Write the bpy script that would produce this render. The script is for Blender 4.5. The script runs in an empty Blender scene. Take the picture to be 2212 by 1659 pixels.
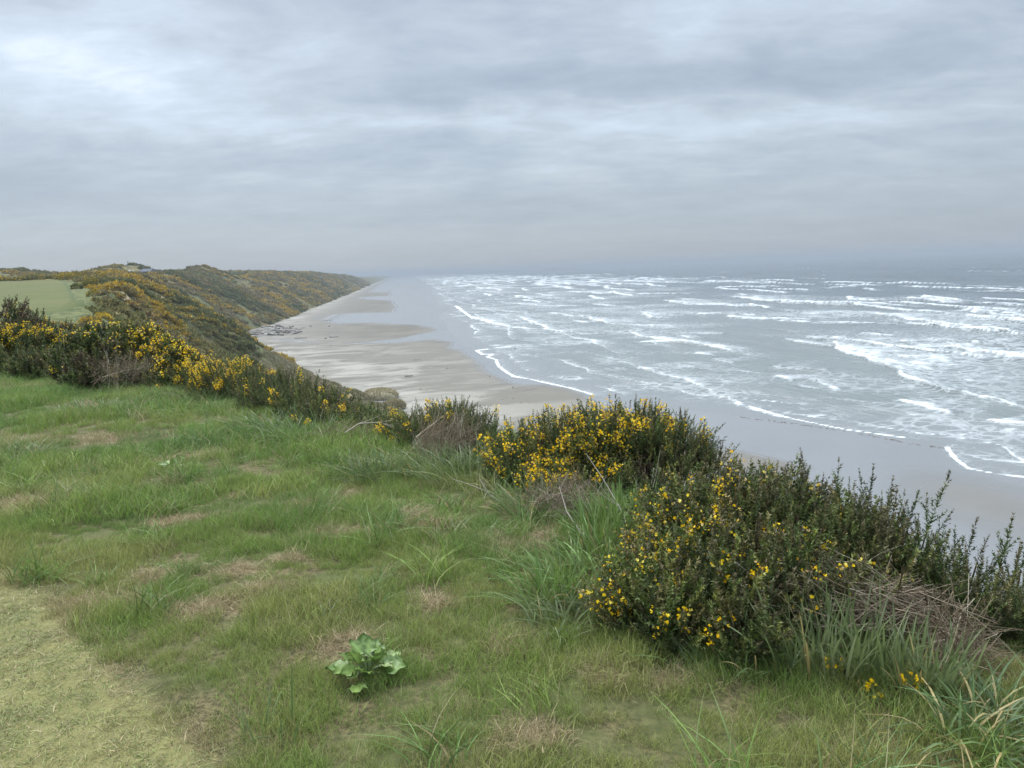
import bpy, bmesh, math, random
import numpy as np
from mathutils import Matrix, Vector, Euler

# ------------------------------------------------------------------ camera, sky, sun, exposure
S = bpy.context.scene
COL = S.collection
R = math.radians
F, PITCH, ROLL, CZ = 1660.0, R(8.48), R(-2.26), 30.0        # focal length in reference pixels (2212 wide)

cam_d = bpy.data.cameras.new('camera')
cam_d.sensor_width = 36.0
cam_d.lens = 36.0 * F / 2212.0
cam_d.clip_start, cam_d.clip_end = 0.05, 60000
cam = bpy.data.objects.new('camera', cam_d)
COL.objects.link(cam)
cam.matrix_world = Matrix.Translation((0, 0, CZ)) @ Matrix.Rotation(math.pi / 2 - PITCH, 4, 'X') @ Matrix.Rotation(ROLL, 4, 'Z')
S.camera = cam
CM = np.array(cam.matrix_world.to_3x3())

S.view_settings.view_transform = 'Standard'
S.view_settings.look = 'None'
S.view_settings.exposure = 1.5
S.view_settings.gamma = 1
S.cycles.max_bounces = 6
S.cycles.diffuse_bounces = 2
S.cycles.glossy_bounces = 2
S.cycles.transmission_bounces = 2
S.cycles.transparent_max_bounces = 4
S.cycles.volume_bounces = 0
S.cycles.use_denoising = True
S.cycles.sample_clamp_indirect = 4

SUN_EL, SUN_AZ = R(52), R(-35)        # high, ahead and to the left behind the cloud (azimuth from +Y)
sun_d = bpy.data.lights.new('sun', 'SUN')
sun_d.energy = 1.5
sun_d.angle = R(50)
sun_d.color = (1.0, 0.97, 0.92)
sun = bpy.data.objects.new('sun', sun_d)
COL.objects.link(sun)
sd = Vector((math.sin(SUN_AZ) * math.cos(SUN_EL), math.cos(SUN_AZ) * math.cos(SUN_EL), math.sin(SUN_EL)))
sun.rotation_euler = sd.to_track_quat('Z', 'Y').to_euler()
sun.location = (0, 0, 80)


class NT:
    """tiny node-tree builder"""
    def __init__(s, tree):
        s.t = tree
        s.t.nodes.clear()

    def n(s, typ, ins=None, **kw):
        nd = s.t.nodes.new(typ)
        for k, v in kw.items():
            setattr(nd, k, v)
        for k, v in (ins or {}).items():
            s.put(nd.inputs[k], v)
        return nd

    def put(s, sock, v):
        if isinstance(v, bpy.types.NodeSocket):
            s.t.links.new(v, sock)
        elif isinstance(v, bpy.types.Node):
            s.t.links.new(v.outputs[0], sock)
        else:
            if sock.type == 'RGBA' and len(v) == 3:
                v = (*v, 1)
            sock.default_value = v

    def m(s, op, a, b=0.0, c=0.0, clamp=False):
        nd = s.n('ShaderNodeMath', operation=op, use_clamp=clamp)
        s.put(nd.inputs[0], a); s.put(nd.inputs[1], b)
        if op in ('MULTIPLY_ADD',):
            s.put(nd.inputs[2], c)
        return nd.outputs[0]

    def vm(s, op, a, b=(0, 0, 0)):
        nd = s.n('ShaderNodeVectorMath', operation=op)
        s.put(nd.inputs[0], a); s.put(nd.inputs[1], b)
        return nd.outputs['Value'] if op in ('DOT_PRODUCT', 'LENGTH') else nd.outputs[0]

    def sm(s, x, lo, hi, a=0.0, b=1.0):
        nd = s.n('ShaderNodeMapRange', interpolation_type='SMOOTHSTEP')
        for i, v in enumerate((x, lo, hi, a, b)):
            s.put(nd.inputs[i], v)
        return nd.outputs[0]

    def mix(s, f, a, b, blend='MIX'):
        nd = s.n('ShaderNodeMix', data_type='RGBA', blend_type=blend)
        s.put(nd.inputs[0], f); s.put(nd.inputs[6], a); s.put(nd.inputs[7], b)
        return nd.outputs[2]

    def noise(s, vec, scale, detail=4, rough=0.55, dist=0.0):
        nd = s.n('ShaderNodeTexNoise', {'Vector': vec, 'Scale': scale, 'Detail': detail, 'Roughness': rough, 'Distortion': dist})
        return nd.outputs['Fac']

    def attr(s, name, typ='GEOMETRY', out='Fac'):
        return s.n('ShaderNodeAttribute', attribute_name=name, attribute_type=typ).outputs[out]

    def mapping(s, vec, scale=(1, 1, 1), rot=(0, 0, 0), loc=(0, 0, 0)):
        return s.n('ShaderNodeMapping', {'Vector': vec, 'Scale': scale, 'Rotation': rot, 'Location': loc}).outputs[0]


def cam_dir(px, py):
    d = CM @ np.array([(px - 1106) / F, -(py - 829.5) / F, -1.0])
    return d / np.linalg.norm(d)


# ---- world: overcast sky, layered stratus over a Nishita sky
W = bpy.data.worlds.new('World')
S.world = W
W.use_nodes = True
w = NT(W.node_tree)
nish = w.n('ShaderNodeTexSky', sky_type='NISHITA', sun_disc=False, sun_elevation=SUN_EL, sun_rotation=SUN_AZ)
tc = w.n('ShaderNodeTexCoord')
dirv = tc.outputs['Generated']
sep = w.n('ShaderNodeSeparateXYZ', {0: dirv})
dz = w.m('MAXIMUM', sep.outputs[2], 0.0)
den = w.m('ADD', dz, 0.17)
px_ = w.m('DIVIDE', sep.outputs[0], den)
py_ = w.m('DIVIDE', sep.outputs[1], den)
cp = w.n('ShaderNodeCombineXYZ', {0: px_, 1: py_, 2: 0.0}).outputs[0]
big = w.noise(w.mapping(cp, (1.0, 1.5, 1), (0, 0, R(14)), (3.1, 1.7, 0)), 1.0, 4, 0.5, 0.6)
mid = w.noise(w.mapping(cp, (2.2, 3.2, 1), (0, 0, R(-10)), (7.3, 2.2, 0)), 1.5, 6, 0.55, 0.35)
warp = w.n('ShaderNodeTexNoise', {'Vector': dirv, 'Scale': 7.0, 'Detail': 5.0, 'Roughness': 0.6})
wdir = w.vm('NORMALIZE', w.vm('ADD', dirv, w.vm('MULTIPLY', w.vm('SUBTRACT', warp.outputs['Color'], (0.5, 0.5, 0.5)), (0.16, 0.16, 0.07))))


def blob(px, py, sx, sy, amp):
    """a soft bank or break in the cloud, elongated, round a direction of the sky"""
    c = cam_dir(px, py)
    rt = np.cross(c, (0, 0, 1)); rt /= np.linalg.norm(rt)
    up = np.cross(rt, c)
    a = w.m('DIVIDE', w.vm('DOT_PRODUCT', wdir, tuple(rt)), sx / F)
    b = w.m('DIVIDE', w.vm('DOT_PRODUCT', wdir, tuple(up)), sy / F)
    q = w.m('ADD', w.m('MULTIPLY', a, a), w.m('MULTIPLY', b, b))
    front = w.m('GREATER_THAN', w.vm('DOT_PRODUCT', wdir, tuple(c)), 0.0)
    return w.m('MULTIPLY', w.m('MULTIPLY', w.m('EXPONENT', w.m('MULTIPLY', q, -1.0)), amp), front)


fin = w.noise(w.mapping(cp, (5, 9, 1), (0, 0, R(6)), (1.3, 9.2, 0)), 1.6, 8, 0.62, 0.5)
tot = w.m('ADD', w.m('MULTIPLY', w.m('SUBTRACT', big, 0.5), 0.60), w.m('ADD', w.m('MULTIPLY', w.m('SUBTRACT', mid, 0.5), 0.5), w.m('MULTIPLY', w.m('SUBTRACT', fin, 0.5), 0.22)))
for b in ((260, 125, 320, 110, 0.32), (130, 170, 120, 60, 0.10), (300, 160, 120, 40, 0.08), (1100, 265, 330, 45, 0.13), (1500, 300, 420, 60, 0.09),
          (1950, 230, 420, 60, 0.06), (900, 385, 420, 26, 0.06), (420, 270, 380, 40, 0.10), (1550, 40, 400, 60, 0.13), (1100, 190, 300, 45, -0.16),
          (760, 40, 160, 60, -0.08), (130, 390, 320, 75, -0.14), (700, 150, 160, 60, -0.04), (2000, 120, 420, 60, -0.06),
          (1450, 440, 700, 40, -0.04), (400, 500, 600, 40, -0.03), (700, 330, 400, 25, -0.07)):
    tot = w.m('ADD', tot, blob(*b))
hz = w.sm(dz, 0.0, 0.16)
tot = w.m('MULTIPLY', tot, w.m('MULTIPLY_ADD', hz, 0.75, 0.25))
lum = w.m('ADD', w.m('ADD', tot, 0.52), w.sm(dz, 0.0, 0.16, -0.19, 0.0))
rp = w.n('ShaderNodeValToRGB', {'Fac': lum})
els = rp.color_ramp.elements
els[0].position, els[0].color = 0.0, (2.0, 2.42, 3.05, 1)
els[1].position, els[1].color = 1.0, (5.6, 6.2, 6.9, 1)
for p, c in ((0.30, (2.36, 2.76, 3.30)), (0.48, (2.86, 3.30, 3.84)), (0.62, (3.40, 3.86, 4.34)), (0.80, (4.2, 4.8, 5.5))):
    e = els.new(p); e.color = (*c, 1)
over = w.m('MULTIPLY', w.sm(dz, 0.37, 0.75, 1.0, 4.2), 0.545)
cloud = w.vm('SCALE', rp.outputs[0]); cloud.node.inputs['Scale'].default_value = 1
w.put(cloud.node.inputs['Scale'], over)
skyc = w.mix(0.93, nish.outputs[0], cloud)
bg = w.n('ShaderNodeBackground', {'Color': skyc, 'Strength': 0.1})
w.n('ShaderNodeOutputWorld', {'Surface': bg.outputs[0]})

# ------------------------------------------------------------------ helpers
rng = np.random.default_rng(11)


def tag(o, label=None, cat=None, group=None, kind=None):
    for k, v in (('label', label), ('category', cat), ('group', group), ('kind', kind)):
        if v:
            o[k] = v
    return o


def empty(name, loc):
    o = bpy.data.objects.new(name, None)
    o.location = loc
    o.empty_display_size = 0.2
    COL.objects.link(o)
    return o


def on(px, py, z=0.0):
    """where the sight line through a reference pixel meets a level plane"""
    d = CM @ np.array([(px - 1106) / F, -(py - 829.5) / F, -1.0])
    return np.array([0, 0, CZ]) + d * ((z - CZ) / d[2])


def aty(px, py, y):
    d = CM @ np.array([(px - 1106) / F, -(py - 829.5) / F, -1.0])
    return np.array([0, 0, CZ]) + d * (y / d[1])


def hash2(ix, iy, seed):
    h = (ix.astype(np.int64) * 374761393 + iy.astype(np.int64) * 668265263 + seed * 974634777) & 0xffffffff
    h = ((h ^ (h >> 13)) * 1274126177) & 0xffffffff
    return ((h ^ (h >> 16)) & 0xffff) / 65535.0


def vnoise(x, y, seed=0):
    ix, iy = np.floor(x), np.floor(y)
    fx, fy = x - ix, y - iy
    fx = fx * fx * fx * (fx * (fx * 6 - 15) + 10)
    fy = fy * fy * fy * (fy * (fy * 6 - 15) + 10)
    a, b = hash2(ix, iy, seed), hash2(ix + 1, iy, seed)
    c, d = hash2(ix, iy + 1, seed), hash2(ix + 1, iy + 1, seed)
    return (a * (1 - fx) + b * fx) * (1 - fy) + (c * (1 - fx) + d * fx) * fy


def fbm(x, y, seed=0, octv=4, gain=0.5):
    v, amp, tot_ = 0, 1.0, 0
    for k in range(octv):
        v = v + amp * (vnoise(x, y, seed + k * 17) - 0.5)
        tot_ += amp
        amp *= gain
        x, y = x * 2.03 + 13.1, y * 2.03 + 7.7
    return v / tot_ * 2          # about -1..1


def sstep(x, a, b):
    t = np.clip((x - a) / (b - a), 0, 1)
    return t * t * (3 - 2 * t)


class Geo:
    """collects faces with a colour per vertex, links them as ONE mesh object"""
    def __init__(s):
        s.v, s.f3, s.f4, s.c, s.n = [], [], [], [], 0

    def add(s, v, f, c):
        v = np.asarray(v, float).reshape(-1, 3)
        f = np.asarray(f, np.int64)
        c = np.asarray(c, float)
        if c.ndim == 1:
            c = np.tile(c, (len(v), 1))
        s.v.append(v); s.c.append(c)
        (s.f3 if f.shape[1] == 3 else s.f4).append(f + s.n)
        s.n += len(v)

    def tris(s, t, c):
        """t: (N,3,3)"""
        n = len(t)
        c = np.asarray(c, float)
        if c.ndim == 2 and len(c) == n:
            c = np.repeat(c, 3, 0)
        s.add(t.reshape(-1, 3), np.arange(n * 3).reshape(-1, 3), c)

    def tube(s, pts, rad, c, k=4):
        pts = np.asarray(pts, float)
        rad = np.broadcast_to(np.asarray(rad, float), (len(pts),))
        t = np.gradient(pts, axis=0)
        t /= np.linalg.norm(t, axis=1)[:, None] + 1e-9
        ref = np.array([0.31, 0.2, 0.93]) if abs(t[0, 2]) < 0.9 else np.array([1.0, 0.1, 0])
        u = np.cross(t, ref); u /= np.linalg.norm(u, axis=1)[:, None] + 1e-9
        w_ = np.cross(t, u)
        a = np.arange(k) * 2 * math.pi / k
        ring = pts[:, None] + rad[:, None, None] * (np.cos(a)[None, :, None] * u[:, None] + np.sin(a)[None, :, None] * w_[:, None])
        f = []
        for i in range(len(pts) - 1):
            for j in range(k):
                f.append((i * k + j, i * k + (j + 1) % k, (i + 1) * k + (j + 1) % k, (i + 1) * k + j))
        s.add(ring.reshape(-1, 3), f, c)
        if k >= 4:
            e = [[q * k + j for j in (0, 1, 2)] for q in (0, len(pts) - 1)]
            for q in (0, len(pts) - 1):
                cv = np.vstack([ring[q], pts[q][None]])
                s.add(cv, [(j, (j + 1) % k, k) for j in range(k)], c if np.ndim(c) == 1 else c[:k + 1])

    def build(s, name, mat, parent=None, smooth=False, extra=None, loc=None):
        me = bpy.data.meshes.new(name)
        v = np.concatenate(s.v)
        if loc is not None:
            v = v - np.asarray(loc)
        c = np.concatenate(s.c)
        f3 = np.concatenate(s.f3) if s.f3 else np.zeros((0, 3), np.int64)
        f4 = np.concatenate(s.f4) if s.f4 else np.zeros((0, 4), np.int64)
        me.vertices.add(len(v))
        me.vertices.foreach_set('co', v.astype(np.float32).ravel())
        loops = np.concatenate([f3.ravel(), f4.ravel()]).astype(np.int32)
        me.loops.add(len(loops))
        me.loops.foreach_set('vertex_index', loops)
        n3, n4 = len(f3), len(f4)
        me.polygons.add(n3 + n4)
        st = np.concatenate([np.arange(n3) * 3, n3 * 3 + np.arange(n4) * 4]).astype(np.int32)
        me.polygons.foreach_set('loop_start', st)
        if smooth:
            me.polygons.foreach_set('use_smooth', np.ones(n3 + n4, bool))
        me.update(calc_edges=True)
        ca = me.attributes.new('col', 'FLOAT_COLOR', 'POINT')
        ca.data.foreach_set('color', np.hstack([c[:, :3], np.ones((len(c), 1))]).astype(np.float32).ravel())
        for k, a in (extra or {}).items():
            at_ = me.attributes.new(k, 'FLOAT', 'POINT')
            at_.data.foreach_set('value', np.asarray(a, np.float32))
        me.materials.append(mat)
        o = bpy.data.objects.new(name, me)
        COL.objects.link(o)
        if loc is not None:
            o.location = loc
        if parent:
            o.parent = parent
        return o


def new_mat(name):
    m = bpy.data.materials.new(name)
    m.use_nodes = True
    return m, NT(m.node_tree)


def plant_mat(name, rough=0.55, transl=0.25, spec=0.3, inst=None):
    """plant tissue: vertex colour, a little natural variation, some light through the blade"""
    m, t = new_mat(name)
    col = t.attr('col', out='Color')
    if inst:
        tint, dry = t.attr('tint', 'INSTANCER'), t.attr('dry', 'INSTANCER')
        col = inst(t, col, tint, dry)
    else:
        g = t.n('ShaderNodeNewGeometry')
        col = t.mix(1.0, col, t.mix(t.noise(g.outputs['Position'], 9.0, 2), (0.72, 0.74, 0.7), (1.28, 1.26, 1.25)), 'MULTIPLY')
    b = t.n('ShaderNodeBsdfPrincipled', {'Base Color': col, 'Roughness': rough, 'Specular IOR Level': spec})
    sh = b.outputs[0]
    if transl:
        tr = t.n('ShaderNodeBsdfTranslucent', {'Color': col})
        sh = t.n('ShaderNodeMixShader', {0: transl, 1: sh, 2: tr.outputs[0]}).outputs[0]
    t.n('ShaderNodeOutputMaterial', {'Surface': sh})
    return m


def solid(name, col, rough=0.6, var=0.25, scale=3.0, bump=0.0, attr=False, spec=0.4):
    m, t = new_mat(name)
    tcn = t.n('ShaderNodeTexCoord')
    nz = t.noise(tcn.outputs['Object'], scale, 5)
    base = t.attr('col', out='Color') if attr else None
    lo, hi = 1 - var, 1 + var
    c = t.mix(1.0, base if attr else col, t.mix(nz, (lo, lo, lo), (hi, hi, hi)), 'MULTIPLY')
    ins = {'Base Color': c, 'Roughness': rough, 'Specular IOR Level': spec}
    if bump:
        ins['Normal'] = t.n('ShaderNodeBump', {'Strength': bump, 'Distance': 0.05, 'Height': nz}).outputs[0]
    b = t.n('ShaderNodeBsdfPrincipled', ins)
    t.n('ShaderNodeOutputMaterial', {'Surface': b.outputs[0]})
    return m


def polar_mesh(name, X, Y, Z, keep, mat, attrs, kind='structure', smooth=True):
    """grid (rows = radius, columns = azimuth) -> mesh, only faces whose four corners are kept"""
    nr, nt = X.shape
    idx = np.arange(nr * nt).reshape(nr, nt)
    q = np.stack([idx[:-1, :-1], idx[:-1, 1:], idx[1:, 1:], idx[1:, :-1]], -1).reshape(-1, 4)
    k = keep.ravel()
    q = q[k[q].all(1)]
    used = np.zeros(nr * nt, bool)
    used[q.ravel()] = True
    remap = np.cumsum(used) - 1
    g = Geo()
    P = np.stack([X, Y, Z], -1).reshape(-1, 3)[used]
    g.add(P, remap[q], np.array([1.0, 1, 1]))
    ex = {a: v.ravel()[used] for a, v in attrs.items()}
    o = g.build(name, mat, smooth=smooth, extra=ex)
    return tag(o, kind=kind)


# ------------------------------------------------------------------ the lie of the land
# cliff foot and cliff-top edge as x(y), plateau height h(y); the sea lies to the right (+x)
FY = [-400, -60, 0, 30, 54, 103, 155, 175, 200, 230, 262, 279, 330, 415, 484, 592, 766, 1083, 2248, 6178, 12000]
FX = [120, 34, 14, 6, 0, -12, -24, -35, -49, -64, -79, -90, -121, -146, -153, -165, -190, -234, -402, -950, -1700]
TY = [-400, -30, -6, 0, 2.2, 3, 4.4, 5.5, 6.5, 8, 9.5, 11, 12.5, 16.3, 20, 30, 45, 70, 100, 130, 200, 250, 330, 411, 600, 766, 1083, 1700, 2248, 6178, 12000]
TX = [60, 14, 9, 4.4, 2.9, 2.2, 1.7, 1.2, 0.8, -0.5, -1.7, -3.1, -5, -9.6, -12.5, -17, -25, -37, -52, -66, -98, -119, -160, -198, -236, -264, -312, -385, -455, -1010, -1780]
HY = [-400, 0, 20, 45, 70, 130, 190, 220, 250, 300, 350, 450, 600, 700, 800, 1000, 1300, 1700, 2500, 4000, 12000]
HH = [28.4, 28.4, 28.2, 27.6, 27.2, 29.2, 31.3, 31.9, 32.0, 32.0, 33, 34.5, 34.5, 33, 32, 37, 37, 33.5, 25, 19, 15]
ZF = 0.75


def land(x, y):
    x, y = np.asarray(x, float), np.asarray(y, float)
    xf, xt, h = np.interp(y, FY, FX), np.interp(y, TY, TX), np.interp(y, HY, HH)
    r = np.hypot(x, y)
    far = sstep(r, 14, 90)
    wob = fbm(x / 38, y / 38, 3, 4) * 7 * far
    u = (xf - x + wob * 0.5) / np.maximum(xf - xt, 1)
    p = np.where(u < 1, 1 - np.abs(1 - np.clip(u, 0, 1)) ** 1.18, 1.0)
    cw = sstep(y, 80, 112) * (1 - sstep(y, 175, 215))
    p = p * (1 - cw) + cw * np.clip(u, 0, 1) ** 1.75
    z = ZF + (h - ZF) * p + np.where(u < 0, u * 16, 0)
    # hills behind the plateau edge
    def hill(cx, cy, sx, sy, a):
        return a * np.exp(-((x - cx) / sx) ** 2 - ((y - cy) / sy) ** 2)
    top = sstep(u, 0.55, 1.25)
    z = z + top * (hill(-294, 600, 22, 50, 9.5) + hill(-249, 645, 17, 40, 11.0) + hill(-375, 980, 50, 80, 5) + hill(-470, 1350, 80, 90, 5)
                   + hill(-345, 470, 60, 40, 10) + hill(-300, 440, 30, 30, 3.0) + hill(-128, 262, 14, 26, 2.0) + hill(-225, 420, 22, 40, -3))
    und = fbm(x / 45, y / 45, 9, 4) * 2.6 * sstep(r, 230, 420) * sstep(u, 0.2, 1.0)
    green = sstep(y, 66, 76) * (1 - sstep(y, 205, 225))
    lump = fbm(x / 9, y / 9, 21, 4) * 1.5 * far * np.clip(np.minimum(u * 4, 1), 0, 1) * (1 - green * sstep(u, 0.95, 1.2) * 0.97)
    gully = fbm((x + y * 0.4) / 16, (y - x) / 46, 33, 3) * 3.2 * far * np.exp(-((u - 0.55) / 0.3) ** 2)
    near = fbm(x / 0.9, y / 0.9, 41, 4) * 0.035 * (1 - far) + fbm(x / 3.5, y / 3.5, 45, 2) * 0.05 * (1 - far)
    dune = np.exp(-((u + 0.02) / 0.16) ** 2) * (1.6 + 1.6 * fbm(x / 7, y / 7, 51, 3)) * sstep(y, 120, 150) * (1 - sstep(y, 255, 290))
    return z + und + lump + gully + near + dune, u


def ground(x, y):
    return land(np.array([x]), np.array([y]))[0][0]


def hit(px, py, r0=1.5, r1=3000):
    """where the sight line through a reference pixel first meets the land"""
    d = CM @ np.array([(px - 1106) / F, -(py - 829.5) / F, -1.0])
    d = d / np.hypot(d[0], d[1])
    t = np.geomspace(r0, r1, 4000)
    z, u = land(d[0] * t, d[1] * t)
    below = np.nonzero(CZ + d[2] * t < np.maximum(z, 0))[0]
    k = t[below[0]] if len(below) else r1
    return np.array([d[0] * k, d[1] * k, CZ + d[2] * k])


def tables(th, rr):
    T, RR = np.meshgrid(np.radians(th), rr)
    return RR * np.sin(T), RR * np.cos(T)


def inside(poly, x, y):
    r = np.zeros(x.shape, bool)
    n = len(poly)
    for i in range(n):
        x0, y0 = poly[i][:2]; x1, y1 = poly[(i + 1) % n][:2]
        c = (y0 > y) != (y1 > y)
        with np.errstate(divide='ignore', invalid='ignore'):
            r ^= c & (x < (x1 - x0) * (y - y0) / (y1 - y0 + 1e-12) + x0)
    return r


def line_dist(pts, x, y, closed=False):
    """distance to a polyline, side (+ = left of its direction), position 0..1 along it, tangent"""
    P = [np.asarray(p[:2], float) for p in pts]
    if closed:
        P = P + [P[0]]
    L = [np.linalg.norm(P[i + 1] - P[i]) for i in range(len(P) - 1)]
    tot_ = sum(L) + 1e-9
    best = np.full(x.shape, 1e9); side = np.ones(x.shape); s_ = np.zeros(x.shape)
    acc = 0
    for i in range(len(P) - 1):
        d = P[i + 1] - P[i]
        l2 = d @ d + 1e-12
        t = np.clip(((x - P[i][0]) * d[0] + (y - P[i][1]) * d[1]) / l2, 0, 1)
        ex, ey = x - (P[i][0] + t * d[0]), y - (P[i][1] + t * d[1])
        q = np.hypot(ex, ey)
        m = q < best
        best = np.where(m, q, best)
        side = np.where(m, np.sign(d[0] * ey - d[1] * ex), side)
        s_ = np.where(m, (acc + t * L[i]) / tot_, s_)
        acc += L[i]
    return best, side, s_


# ------------------------------------------------------------------ ground materials
def headland_mat():
    m, t = new_mat('headland_ground')
    pos = t.n('ShaderNodeNewGeometry').outputs['Position']
    n1 = t.noise(pos, 0.035, 5, 0.6)
    n2 = t.noise(pos, 0.16, 5, 0.65)
    n3 = t.noise(pos, 1.1, 4, 0.6)
    fine = t.noise(pos, 45.0, 4, 0.7)
    c = t.mix(t.sm(n2, 0.38, 0.62), (0.060, 0.066, 0.034), (0.105, 0.112, 0.048))
    c = t.mix(t.m('MULTIPLY', t.sm(n1, 0.45, 0.62), 0.7), c, (0.125, 0.095, 0.056))
    yel = t.m('MULTIPLY', t.sm(t.m('ADD', t.m('MULTIPLY', n1, 0.5), t.m('MULTIPLY', n2, 0.5)), 0.50, 0.60), t.sm(n3, 0.40, 0.62))
    c = t.mix(t.m('MULTIPLY', yel, 0.75), c, (0.33, 0.21, 0.025))
    gr = t.attr('grassy')
    c = t.mix(gr, c, t.mix(t.sm(t.m('ADD', t.m('MULTIPLY', n3, 0.6), t.m('MULTIPLY', t.noise(pos, 4.0, 4, 0.7), 0.4)), 0.38, 0.62), (0.060, 0.076, 0.034), (0.145, 0.155, 0.066)))
    du = t.attr('dune')
    c = t.mix(du, c, t.mix(n3, (0.135, 0.125, 0.078), (0.21, 0.185, 0.125)))
    sc = t.attr('scar')
    c = t.mix(sc, c, t.mix(t.noise(pos, 0.6, 6, 0.7), (0.20, 0.15, 0.09), (0.42, 0.33, 0.22)))
    nr = t.attr('near')
    nc = t.mix(t.sm(fine, 0.35, 0.65), (0.045, 0.040, 0.022), (0.15, 0.125, 0.062))
    nc = t.mix(t.sm(t.noise(pos, 2.3, 4), 0.4, 0.65), nc, (0.075, 0.085, 0.032))
    nc = t.mix(t.m('MULTIPLY', t.attr('straw'), 0.9), nc, t.mix(t.sm(fine, 0.35, 0.65), (0.09, 0.07, 0.04), (0.34, 0.27, 0.16)))
    nc = t.mix(t.attr('mown'), nc, t.mix(fine, (0.12, 0.118, 0.045), (0.21, 0.195, 0.085)))
    c = t.mix(nr, c, nc)
    bmp = t.n('ShaderNodeBump', {'Strength': 0.8, 'Distance': 0.5, 'Height': t.m('ADD', n3, n2)})
    b = t.n('ShaderNodeBsdfPrincipled', {'Base Color': c, 'Roughness': 0.95, 'Specular IOR Level': 0.1, 'Normal': bmp.outputs[0]})
    t.n('ShaderNodeOutputMaterial', {'Surface': b.outputs[0]})
    return m


def fairway_mat():
    m, t = new_mat('fairway_turf')
    pos = t.n('ShaderNodeNewGeometry').outputs['Position']
    n1 = t.noise(pos, 0.05, 4)
    n2 = t.noise(t.mapping(pos, (0.25, 1.2, 1), (0, 0, R(20))), 0.3, 5, 0.6)
    c = t.mix(t.sm(n2, 0.3, 0.7), (0.072, 0.086, 0.028), (0.098, 0.108, 0.038))
    c = t.mix(t.m('MULTIPLY', t.sm(n1, 0.45, 0.65), 0.6), c, (0.112, 0.106, 0.046))
    c = t.mix(t.attr('grassy'), c, (0.055, 0.078, 0.028))
    b = t.n('ShaderNodeBsdfPrincipled', {'Base Color': c, 'Roughness': 0.9, 'Specular IOR Level': 0.1})
    t.n('ShaderNodeOutputMaterial', {'Surface': b.outputs[0]})
    return m


def beach_mat():
    m, t = new_mat('beach_sand')
    pos = t.n('ShaderNodeNewGeometry').outputs['Position']
    rp_ = t.mapping(pos, (1, 1, 1), (0, 0, R(-22)))
    st = t.noise(t.mapping(rp_, (0.045, 0.085, 1)), 1.0, 7, 0.62, 0.9)      # wind streaks along the shore
    st2 = t.noise(t.mapping(rp_, (0.020, 0.028, 1)), 1.0, 6, 0.6, 0.8)
    fine = t.noise(pos, 0.9, 6, 0.7)
    wet, dry = t.attr('wet'), t.attr('dry')
    damp = t.mix(fine, (0.128, 0.119, 0.100), (0.170, 0.159, 0.137))
    damp = t.mix(t.sm(st2, 0.42, 0.62), damp, (0.112, 0.105, 0.089))
    drc = t.mix(fine, (0.24, 0.225, 0.195), (0.315, 0.30, 0.265))
    dm = t.m('MULTIPLY', dry, t.sm(t.m('ADD', t.m('MULTIPLY', st, 0.55), t.m('MULTIPLY', st2, 0.45)), 0.43, 0.57))
    c = t.mix(dm, damp, drc)
    c = t.mix(wet, c, t.mix(t.m('ADD', t.m('MULTIPLY', st, 0.5), t.m('MULTIPLY', st2, 0.5)), (0.115, 0.12, 0.12), (0.19, 0.19, 0.19)))
    ws = t.sm(wet, 0.86, 1.0)
    rough = t.m('MULTIPLY_ADD', t.sm(wet, 0.5, 0.86), -0.73, 0.9)
    bmp = t.n('ShaderNodeBump', {'Strength': t.m('MULTIPLY_ADD', wet, -0.17, 0.2), 'Distance': 0.15, 'Height': t.m('ADD', fine, st)})
    b = t.n('ShaderNodeBsdfPrincipled', {'Base Color': c, 'Roughness': rough, 'IOR': t.m('MULTIPLY_ADD', ws, 1.2, 1.45), 'Specular IOR Level': t.m('MULTIPLY_ADD', ws, 0.35, 0.15), 'Normal': bmp.outputs[0]})
    t.n('ShaderNodeOutputMaterial', {'Surface': b.outputs[0]})
    return m


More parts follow.
